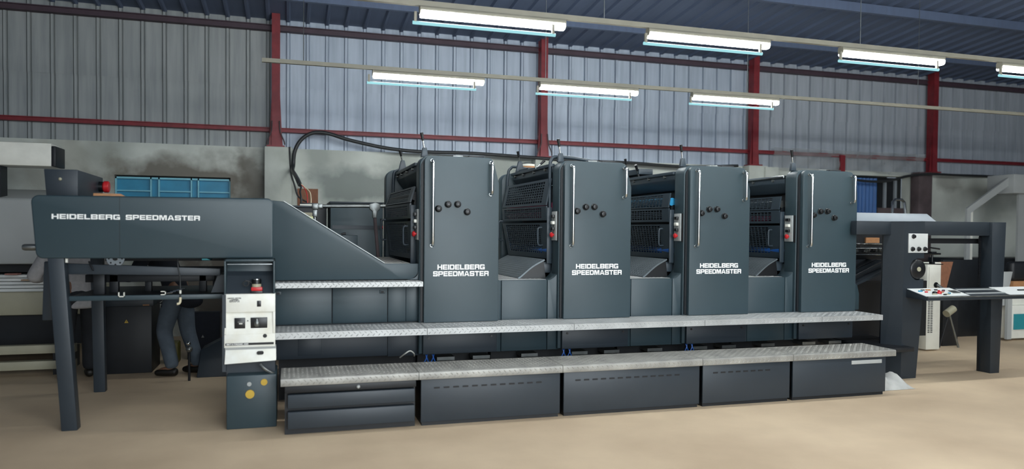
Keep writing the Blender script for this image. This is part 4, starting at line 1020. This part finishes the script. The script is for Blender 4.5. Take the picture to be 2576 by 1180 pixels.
# handrail on the far side of the press
t = thing('hand_rail', 'pipe handrail with clamp fittings and leaning post behind the press slope', 'handrail', (.6, 7.95, 0))
MB().cyl((.24, 7.95, 1.735), (1.06, 7.95, 1.748), .018, 14).build('rail', 'steel', t)
MB().cyl((.24, 7.95, 1.735), (.245, 7.95, .9), .018, 14).build('post', 'steel', t)
MB().tube([(.855, 7.95, 1.74), (.86, 7.95, 1.6), (.90, 7.95, 1.15), (.905, 7.95, 1.0)], .018, 12).build('post', 'brown_pier', t)
e = MB(); e.box(.21, .275, 7.92, 7.98, 1.70, 1.765); e.box(.26, .32, 7.925, 7.975, 1.71, 1.76); e.box(.215, .265, 7.925, 7.975, 1.62, 1.70)
e.build('elbow_fitting', 'steel', t, bevel=.01)
e = MB(); e.prism(rpoly([(.80, 1.715), (.83, 1.69), (.835, 1.62), (.875, 1.62), (.885, 1.69), (.915, 1.715), (.915, 1.765), (.86, 1.785), (.80, 1.765)], .006), 'y', 7.92, 7.98)
e.build('tee_fitting', 'steel', t, bevel=.006)
# slim white post and switch at the far side of the first gap
for k in range(3):
    x = X0+k*P_-.12
    t = thing('far_switch_post', 'thin pale post with buttons beyond the %s tower guard' % ('first', 'second', 'third')[k], 'switch post', (x, 8.2, 0), 'thin switch posts beyond the guards')
    MB().box(x-.012, x+.012, 8.18, 8.21, 0, 1.78).build('post', 'white', t, smooth=0)
    MB().cyl((x-.012, 8.19, 1.52), (x-.04, 8.19, 1.52), .018, 12).build('stop_button', 'red', t)
    MB().cyl((x-.012, 8.19, 1.60), (x-.04, 8.19, 1.60), .016, 12).build('button', 'black', t)
# shiny ink tin on the second tower
t = thing('ink_tin', 'shiny printed tin standing behind the duct of the second tower', 'tin', (2.68, 7.98, 2.13))
MB().cyl((2.60, 8.03, 2.12), (2.60, 8.03, 2.26), .075, 24).build('body', 'white', t)
MB().cyl((2.60, 8.03, 2.19), (2.60, 8.03, 2.235), .0755, 24).build('printed_band', 'wood2', t)
MB().lathe([(.077, 0), (.079, .006), (.072, .01), (.07, .005)], (2.60, 8.03, 2.26), 'z', 24).build('lid', 'chrome', t)
# pale block on the wall by the third column
tag(MB().box(7.72, 7.98, WY-.25, WY-.02, 2.4, 2.62).build('concrete_block', 'plaster_pier', bevel=.008), 'grey concrete block on the wall between the third and fourth towers', 'block')

# dark cabinet with warning triangle under the delivery
t = thing('dark_cabinet', 'dark cabinet with a yellow warning triangle under the delivery', 'cabinet', (-1.57, 8.4, 0))
MB().box(-1.83, -1.37, 8.3, 8.8, 0, .69).build('body', 'mech', t, bevel=.006)
MB().box(-1.85, -1.35, 8.28, 8.82, .69, .77).build('top', 'paint_dark', t, bevel=.006)
lb = MB().prism([(-1.625, .520), (-1.585, .520), (-1.605, .555)], 'y', 8.295, 8.301).build('warning_triangle', 'yellow', t, smooth=0)
MB().box(-1.607, -1.603, 8.293, 8.296, .532, .545).build('bolt_sign', 'black', lb, smooth=0)
MB().box(-1.45, -1.39, 8.277, 8.282, .695, .708).build('label_plate', 'wood2', t, smooth=0)
t = thing('leaning_case', 'dark case leaning by the wall behind the jeans wearer', 'case', (-.9, 8.9, 0))
MB().hexa([(-1.12, 9.0, 0), (-.78, 9.0, 0), (-.78, 9.15, 0), (-1.12, 9.15, 0), (-1.14, 9.15, .52), (-.79, 9.15, .52), (-.79, 9.30, .52), (-1.14, 9.30, .52)]).build('body', 'navy', t, bevel=.01)
MB().prism([(-.98, .24), (-.95, .24), (-.965, .27)], 'y', 9.06, 9.075).build('warning_label', 'steel', t, smooth=0)
tag(MB().hexa([(-.90, 7.9, 0), (-.5, 7.9, 0), (-.5, 8.3, 0), (-.90, 8.3, 0), (-.87, 8.0, .26), (-.5, 8.0, .45), (-.5, 8.3, .45), (-.87, 8.3, .26)]).build('grey_cover', 'paint_dark', bevel=.008), 'dark grey sloped cover on the floor left of the powder sprayer', 'cover')
t = thing('chrome_castor', 'small chrome ball fitting beside the jeans wearer', 'fitting', (-.88, 8.3, .0))
MB().sphere((-.955, 7.75, .37), .022).build('ball', 'chrome', t); MB().sphere((-.95, 7.77, .31), .032).build('cap', 'steel', t); MB().cyl((-.95, 7.77, 0), (-.95, 7.77, .29), .012, 8).build('stem', 'mech', t)
tag(MB().box(-1.30, -1.18, 8.75, 8.95, 0, .24).build('olive_can', 'olive', bevel=.02), 'dull olive can on the floor behind the jeans wearer', 'can')

# pale machine at far left
t = thing('pale_press', 'large pale grey machine at the far left behind the delivery', 'machine', (-4.0, 9.6, 0))
MB().hexa([(-6.5, 9.0, 1.09), (-2.28, 9.0, 1.09), (-2.28, 10.4, 1.09), (-6.5, 10.4, 1.09), (-6.5, 9.12, 1.80), (-2.28, 9.12, 1.80), (-2.28, 10.4, 1.95), (-6.5, 10.4, 1.95)]).build('upper_cover', 'palegrey', t, bevel=.03)
MB().box(-6.5, -2.49, 9.1, 9.5, 2.15, 2.40).build('top_box', 'white', t, bevel=.01)
MB().box(-2.49, -2.45, 9.1, 9.45, 2.15, 2.37).build('top_box_end', 'mech', t, bevel=.006)
MB().box(-3.5, -3.0, 9.2, 9.4, 1.78, 2.16).build('support', 'mech', t, smooth=0)
MB().box(-6.5, -2.3, 9.15, 10.3, 1.0, 1.09).build('gap_beam', 'mech', t, smooth=0)
MB().box(-6.5, -2.15, 8.95, 10.3, .55, .80).build('front_beam', 'cream', t, bevel=.02)
MB().box(-6.5, -2.2, 9.05, 10.3, .22, .55).build('base', 'mech', t, smooth=0)
for k in range(5):
    o = MB().box(-6.3, -2.35+.01*k, 9.0+.02*k, 10.0, .80+.036*k, .83+.036*k).build('sheet_stack', 'paper', bevel=.004)
    tag(o, ['lowest', 'second', 'third', 'fourth', 'topmost'][k]+' bundle of printed sheets on the pale machine', 'paper stack', 'paper bundles on the pale machine')
for k, (xx, w, zz) in enumerate(((-2.9, .12, .995), (-2.62, .15, .995), (-2.75, .2, .93))):
    tag(MB().box(xx, xx+w, 8.985, 9.0+.1, zz-.015, zz).build('paper_strip', 'pinkpaper' if k == 0 else 'tanpaper', smooth=0), ['reddish', 'upper tan', 'lower tan'][k]+' paper strip sticking out of the sheet bundles', 'paper strip')
t = thing('pallet', 'pale wooden pallet on the floor at the far left', 'pallet', (-3, 8.6, 0))
for z in (.06, .22): MB().box(-4.2, -2.1, 8.4, 8.5, z-.0, z+.085).build('board', 'cream', t, bevel=.004)
for x in (-4.1, -3.2, -2.3): MB().box(x, x+.1, 8.42, 9.0, 0, .22).build('block', 'mech', t, smooth=0)

# items at right behind the feeder
t = thing('white_cabinet', 'slim white cabinet with vents and a pipe stub behind the feeder tray', 'cabinet', (8.05, 7.7, 0))
MB().box(7.78, 8.0, 7.45, 7.57, .02, 1.14).build('body', 'white', t, bevel=.006)
d = MB().box(7.80, 7.975, 7.44, 7.45, .78, 1.08).build('door', 'white', t, bevel=.003)
vs = MB()
for c_ in (7.80, 7.845):
    for k in range(24): vs.box(c_, c_+.028, 7.443, 7.452, .24+k*.022, .248+k*.022)
vs.build('vent_grille', 'mech', t, smooth=0)
MB().cyl((7.91, 7.44, .85), (7.91, 7.435, .85), .036, 20).build('port', 'black', d)
MB().cyl((7.92, 7.43, .85), (7.97, 7.30, .76), .02, 12).build('pipe', 'steel', t)
tag(MB().box(8.36, 8.62, 7.74, 8.05, 0, .72).build('dark_crate', 'mech', bevel=.006), 'dark crate on the floor holding up the brown board', 'crate')
tag(MB().hexa([(8.46, 7.9, .72), (8.57, 7.9, .72), (8.57, 7.92, .72), (8.46, 7.92, .72), (8.56, 8.0, 1.12), (8.80, 8.0, 1.12), (8.80, 8.02, 1.12), (8.56, 8.02, 1.12)]).build('leaning_board', 'wood', smooth=0), 'brown board propped up behind the white cabinet', 'board')
tag(MB().box(9.05, 9.86, 8.4, 8.44, 0, 1.13).build('dark_partition', 'mech', bevel=.004), 'dark low partition behind the brown leaning board', 'partition')
t = thing('lamp_stand', 'thin stand with a cream round head on the floor beyond the feeder', 'stand', (8.35, 7.6, 0))
MB().cyl((8.31, 7.6, .46), (8.48, 7.6, 0), .014, 10).build('leg', 'steel', t)
MB().cyl((8.24, 7.58, .455), (8.38, 7.6, .52), .048, 18).build('head', 'cream', t)
MB().cyl((8.31, 7.6, .46), (8.22, 7.66, 0), .012, 10).build('leg', 'mech', t)
t = thing('folding_machine', 'pale grey machine with a slanted arm at the far right', 'machine', (11.5, 9.6, 0))
MB().prism([(10.72, 0), (10.80, 0), (10.80, 1.86), (11.66, 2.36), (11.66, 2.50), (10.72, 1.93)], 'y', 9.5, 9.54).build('slanted_arm', 'palegrey', t, smooth=0)
MB().box(10.81, 10.86, 9.51, 9.54, 0, 1.88).build('inner_plate', 'white', t, smooth=0)
MB().box(11.6, 12.9, 9.4, 9.9, 2.2, 2.52).build('head_box', 'palegrey', t, bevel=.01)
MB().box(11.84, 12.0, 9.5, 9.54, 0, 2.2).build('post', 'palegrey', t, smooth=0)
MB().box(10.66, 12.9, 9.6, 10.2, .5, 1.10).build('bed', 'mech', t, smooth=0)
t = thing('teal_cabinet', 'white cabinet with a teal panel at the right edge beyond the feeder', 'cabinet', (9.9, 8.0, 0))
MB().box(9.70, 10.9, 7.9, 8.06, .03, .50).build('body', 'white', t, bevel=.01)
MB().box(9.80, 10.8, 7.885, 7.9, .16, .38).build('panel', 'teal', t, smooth=0)
MB().box(9.64, 9.72, 7.86, 7.9, .03, .74).build('side_post', 'palegrey', t, smooth=0)
MB().hexa([(9.58, 7.91, .50), (9.66, 7.91, .50), (9.66, 7.94, .50), (9.58, 7.94, .50), (9.58, 7.91, .98), (9.78, 7.91, .98), (9.78, 7.94, .98), (9.58, 7.94, .98)]).build('side_flap', 'palegrey', t, bevel=.004)
MB().box(9.78, 10.9, 7.95, 8.1, .50, .72).build('upper_tray', 'white', t, bevel=.008)
tag(MB().box(9.86, 10.7, 7.96, 8.09, .722, .84).build('ochre_ream', 'wood2', bevel=.006), 'ochre wrapped ream on the white cabinet at right', 'ream')
tag(MB().box(9.84, 10.7, 7.96, 8.09, .842, 1.12).build('black_bag', 'mech', bevel=.05, seg=3), 'black bag lying on the ochre ream at right', 'bag')
t = thing('hand_truck', 'chrome hand truck handle showing above the feeder cover', 'hand truck', (9.4, 9.6, 0))
MB().tube([(9.08, 9.3, .15), (9.15, 9.45, 1.2), (9.19, 9.5, 1.85), (9.24, 9.55, 2.01), (9.29, 9.55, 2.05), (9.42, 9.55, 2.05), (9.47, 9.55, 2.01), (9.45, 9.5, 1.85), (9.40, 9.45, 1.2), (9.34, 9.3, .15)], .022, 10).build('handle', 'chrome', t)
MB().box(9.02, 9.42, 9.05, 9.35, .05, .07).build('toe_plate', 'steel', t, smooth=0)
for x in (9.02, 9.40): MB().cyl((x-.02, 9.38, .1), (x+.02, 9.38, .1), .1, 18).build('wheel', 'black', t)

# ================================================================== PEOPLE
def skin_mesh(name, verts, edges, radii, m, parent, root=0, sub=2):
    o_ = parent_origin(parent)
    me = bpy.data.meshes.new(name)
    me.from_pydata([Vector(v)-o_ for v in verts], edges, [])
    ob = bpy.data.objects.new(name, me); COL.objects.link(ob)
    sm = ob.modifiers.new('s', 'SKIN'); sm.use_smooth_shade = True
    sb = ob.modifiers.new('d', 'SUBSURF'); sb.levels = sub; sb.render_levels = sub
    if not me.skin_vertices:
        bm = bmesh.new(); bm.from_mesh(me); bm.verts.layers.skin.verify(); bm.to_mesh(me); bm.free()
    for i, r in enumerate(radii):
        rr = r if hasattr(r, '__len__') else (r, r)
        me.skin_vertices[0].data[i].radius = rr
        me.skin_vertices[0].data[i].use_root = (i == root)
    dg = bpy.context.evaluated_depsgraph_get(); dg.update()
    ev = bpy.data.meshes.new_from_object(ob.evaluated_get(dg)); ev.name = name
    ob.modifiers.clear(); ob.data = ev
    for p in ev.polygons: p.use_smooth = True
    ev.materials.clear(); ev.materials.append(M[m])
    ob.parent = parent
    return ob

def person(label, base, yaw, J, shirt, trousers, group=None, hem=.0):
    """J: joint dictionary in body space (x right, y forward, z up)"""
    rt = thing('person', label, 'person', base)
    c, s = math.cos(yaw), math.sin(yaw)
    def w(p): return Vector((base[0]+p[0]*c-p[1]*s, base[1]+p[0]*s+p[1]*c, base[2]+p[2]))
    order = ['pelvis', 'waist', 'chest', 'neck', 'chin', 'head', 'crown']
    rad = [(.125, .10), (.12, .095), (.14, .10), (.055, .055), (.065, .07), (.075, .09), (.045, .055)]
    V = [w(J[k]) for k in order]; R_ = list(rad); E = [(0,1),(1,2),(2,3),(3,4),(4,5),(5,6)]
    idx = {k: i for i, k in enumerate(order)}
    def chain(start, names, rs):
        p = idx[start]
        for nm, r in zip(names, rs):
            V.append(w(J[nm])); R_.append(r); idx[nm] = len(V)-1; E.append((p, idx[nm])); p = idx[nm]
    for sd in ('l', 'r'):
        chain('pelvis', ['hip_'+sd, 'knee_'+sd, 'ankle_'+sd, 'toe_'+sd], [.085, .056, .038, .03])
        chain('chest', ['sho_'+sd, 'elb_'+sd, 'wri_'+sd, 'palm_'+sd], [.058, .043, .028, (.036, .018)])
        # five separate fingers off the palm
        pw = Vector(J['wri_'+sd]); pp = Vector(J['palm_'+sd]); d = (pp-pw).normalized()
        sidev = d.cross(Vector((0, 0, 1)))
        sidev = sidev.normalized() if sidev.length > .1 else Vector((1, 0, 0))
        curl = sidev.cross(d).normalized()*(-1)
        for q, (off, l) in enumerate(((-.03, .062), (-.01, .075), (.01, .07), (.028, .055))):
            k = len(V); a = pp+sidev*off+d*.025
            V.extend([w(a), w(a+d*l*.5+curl*.012), w(a+d*l*.85+curl*.04)]); R_.extend([.0095, .009, .0075])
            E.extend([(idx['palm_'+sd], k), (k, k+1), (k+1, k+2)])
        k = len(V); a = pw+(pp-pw)*.55-sidev*.036
        V.extend([w(a), w(a-sidev*.022+d*.03+curl*.01), w(a-sidev*.02+d*.055+curl*.022)]); R_.extend([.011, .010, .008])
        E.extend([(idx['palm_'+sd], k), (k, k+1), (k+1, k+2)])
    body = skin_mesh('body', V, E, R_, 'skin', rt, 0)
    # face, ears, hair
    hd = Vector(J['head']); fw = (Vector(J['nose'])-hd).normalized(); rt_ = Vector((fw.y, -fw.x, 0)).normalized()
    MB().sphere(w(hd+fw*.098-Vector((0,0,.015))), .018, 10, 6, (.8, 1, 1.3)).build('nose', 'skin', rt)
    for sg in (-1, 1):
        MB().sphere(w(hd+fw*.085+rt_*.033*sg+Vector((0,0,.015))), .011, 10, 6).build('eye', 'white', rt)
        MB().sphere(w(hd+rt_*.08*sg), .03, 10, 6, (.4, .7, 1)).build('ear', 'skin', rt)
    MB().sphere(w(hd+fw*.088-Vector((0,0,.055))), .022, 10, 6, (1, .5, .35)).build('mouth', 'inkmag', rt)
    MB().sphere(w(hd-fw*.018+Vector((0,0,.045))), .105, 16, 10, (.92, 1.0, .9)).build('hair', 'hair', rt)
    # shirt follows trunk and sleeves
    V2 = [w(Vector(J['pelvis'])+Vector((0,0,hem))), w(J['pelvis']), w(J['waist']), w(J['chest'])]; R2 = [(.165, .12), (.15, .118), (.142, .112), (.165, .12)]
    E2 = [(0,1),(1,2),(2,3)]
    V2.append(w(Vector(J['chest'])*.45+Vector(J['neck'])*.55)); R2.append((.085, .075)); E2.append((3, 4))
    for sd in ('l', 'r'):
        a = Vector(J['elb_'+sd]); b = Vector(J['wri_'+sd]); k = len(V2)
        V2.extend([w(J['sho_'+sd]), w((Vector(J['sho_'+sd])+a)/2), w(a), w(a+(b-a)*.75)]); R2.extend([.082, .072, .066, .052]); E2.extend([(3, k), (k, k+1), (k+1, k+2), (k+2, k+3)])
    skin_mesh('shirt', V2, E2, R2, shirt, rt, 1)
    V3 = [w(Vector(J['pelvis'])+Vector((0,0,.06))), w(J['pelvis'])]; R3 = [(.138, .11), (.145, .115)]; E3 = [(0,1)]
    for sd in ('l', 'r'):
        h_, kn, an = Vector(J['hip_'+sd]), Vector(J['knee_'+sd]), Vector(J['ankle_'+sd]); k = len(V3)
        V3.extend([w(h_), w((h_+kn)/2), w(kn), w((kn+an)/2), w(an+Vector((0,0,-.02)))]); R3.extend([.108, .096, .08, .072, .068]); E3.extend([(1,k),(k,k+1),(k+1,k+2),(k+2,k+3),(k+3,k+4)])
    skin_mesh('trousers', V3, E3, R3, trousers, rt, 1)
    for sd in ('l', 'r'):
        an, to = Vector(J['ankle_'+sd]), Vector(J['toe_'+sd]); d = (to-an); d.z = 0; d.normalize()
        V4 = [w(Vector((an.x, an.y, .045))-d*.05), w(Vector((an.x, an.y, .05))+d*.05), w(Vector((an.x, an.y, .04))+d*.13), w(Vector((an.x, an.y, .035))+d*.19)]
        skin_mesh('shoe', V4, [(0,1),(1,2),(2,3)], [(.042, .042), (.048, .045), (.046, .036), (.03, .03)], 'shoe', rt, 1)
    return rt

J1 = dict(pelvis=(0,0,.86), waist=(0,.05,1.02), chest=(0,.15,1.28), neck=(0,.24,1.44), chin=(0,.30,1.50), head=(0,.325,1.56), crown=(0,.33,1.67), nose=(0,.5,1.53),
          hip_l=(-.095,0,.82), knee_l=(-.11,.05,.45), ankle_l=(-.12,-.02,.09), toe_l=(-.14,.14,.04), hip_r=(.095,0,.82), knee_r=(.10,.10,.45), ankle_r=(.10,.12,.09), toe_r=(.11,.28,.04),
          sho_l=(-.19,.15,1.33), elb_l=(-.38,.08,1.0), wri_l=(-.25,.34,1.0), palm_l=(-.19,.42,.99), sho_r=(.19,.15,1.33), elb_r=(.27,.20,1.05), wri_r=(.2,.42,1.0), palm_r=(.16,.5,.99))
person('person in a grey long-sleeved shirt and dark trousers working behind the delivery end', (-1.97, 8.05, 0), .35, J1, 'shirt', 'trouser', hem=-.16)
J2 = dict(pelvis=(0,0,.84), waist=(0,.07,.99), chest=(0,.22,1.22), neck=(0,.33,1.37), chin=(0,.39,1.42), head=(0,.42,1.47), crown=(0,.44,1.57), nose=(0,.6,1.42),
          hip_l=(-.095,0,.80), knee_l=(-.10,.10,.45), ankle_l=(-.10,.0,.09), toe_l=(-.12,.16,.04), hip_r=(.095,0,.80), knee_r=(.10,-.03,.45), ankle_r=(.10,-.16,.09), toe_r=(.11,.0,.04),
          sho_l=(-.19,.22,1.26), elb_l=(-.25,.32,1.02), wri_l=(-.18,.5,.98), palm_l=(-.15,.58,.98), sho_r=(.19,.22,1.26), elb_r=(.26,.30,1.0), wri_r=(.18,.48,.97), palm_r=(.14,.56,.97))
p2 = person('person in faded blue jeans and a dark top seen below the delivery beams', (-1.09, 8.12, 0), 1.15, J2, 'navy', 'jean', hem=-.10)
tag(MB().sphere((-.97, 8.02, .76), .12, 16, 10, (1.0, .6, .62)).build('shoulder_bag', 'navy'), 'dark rounded bag at the hip of the jeans wearer', 'bag')
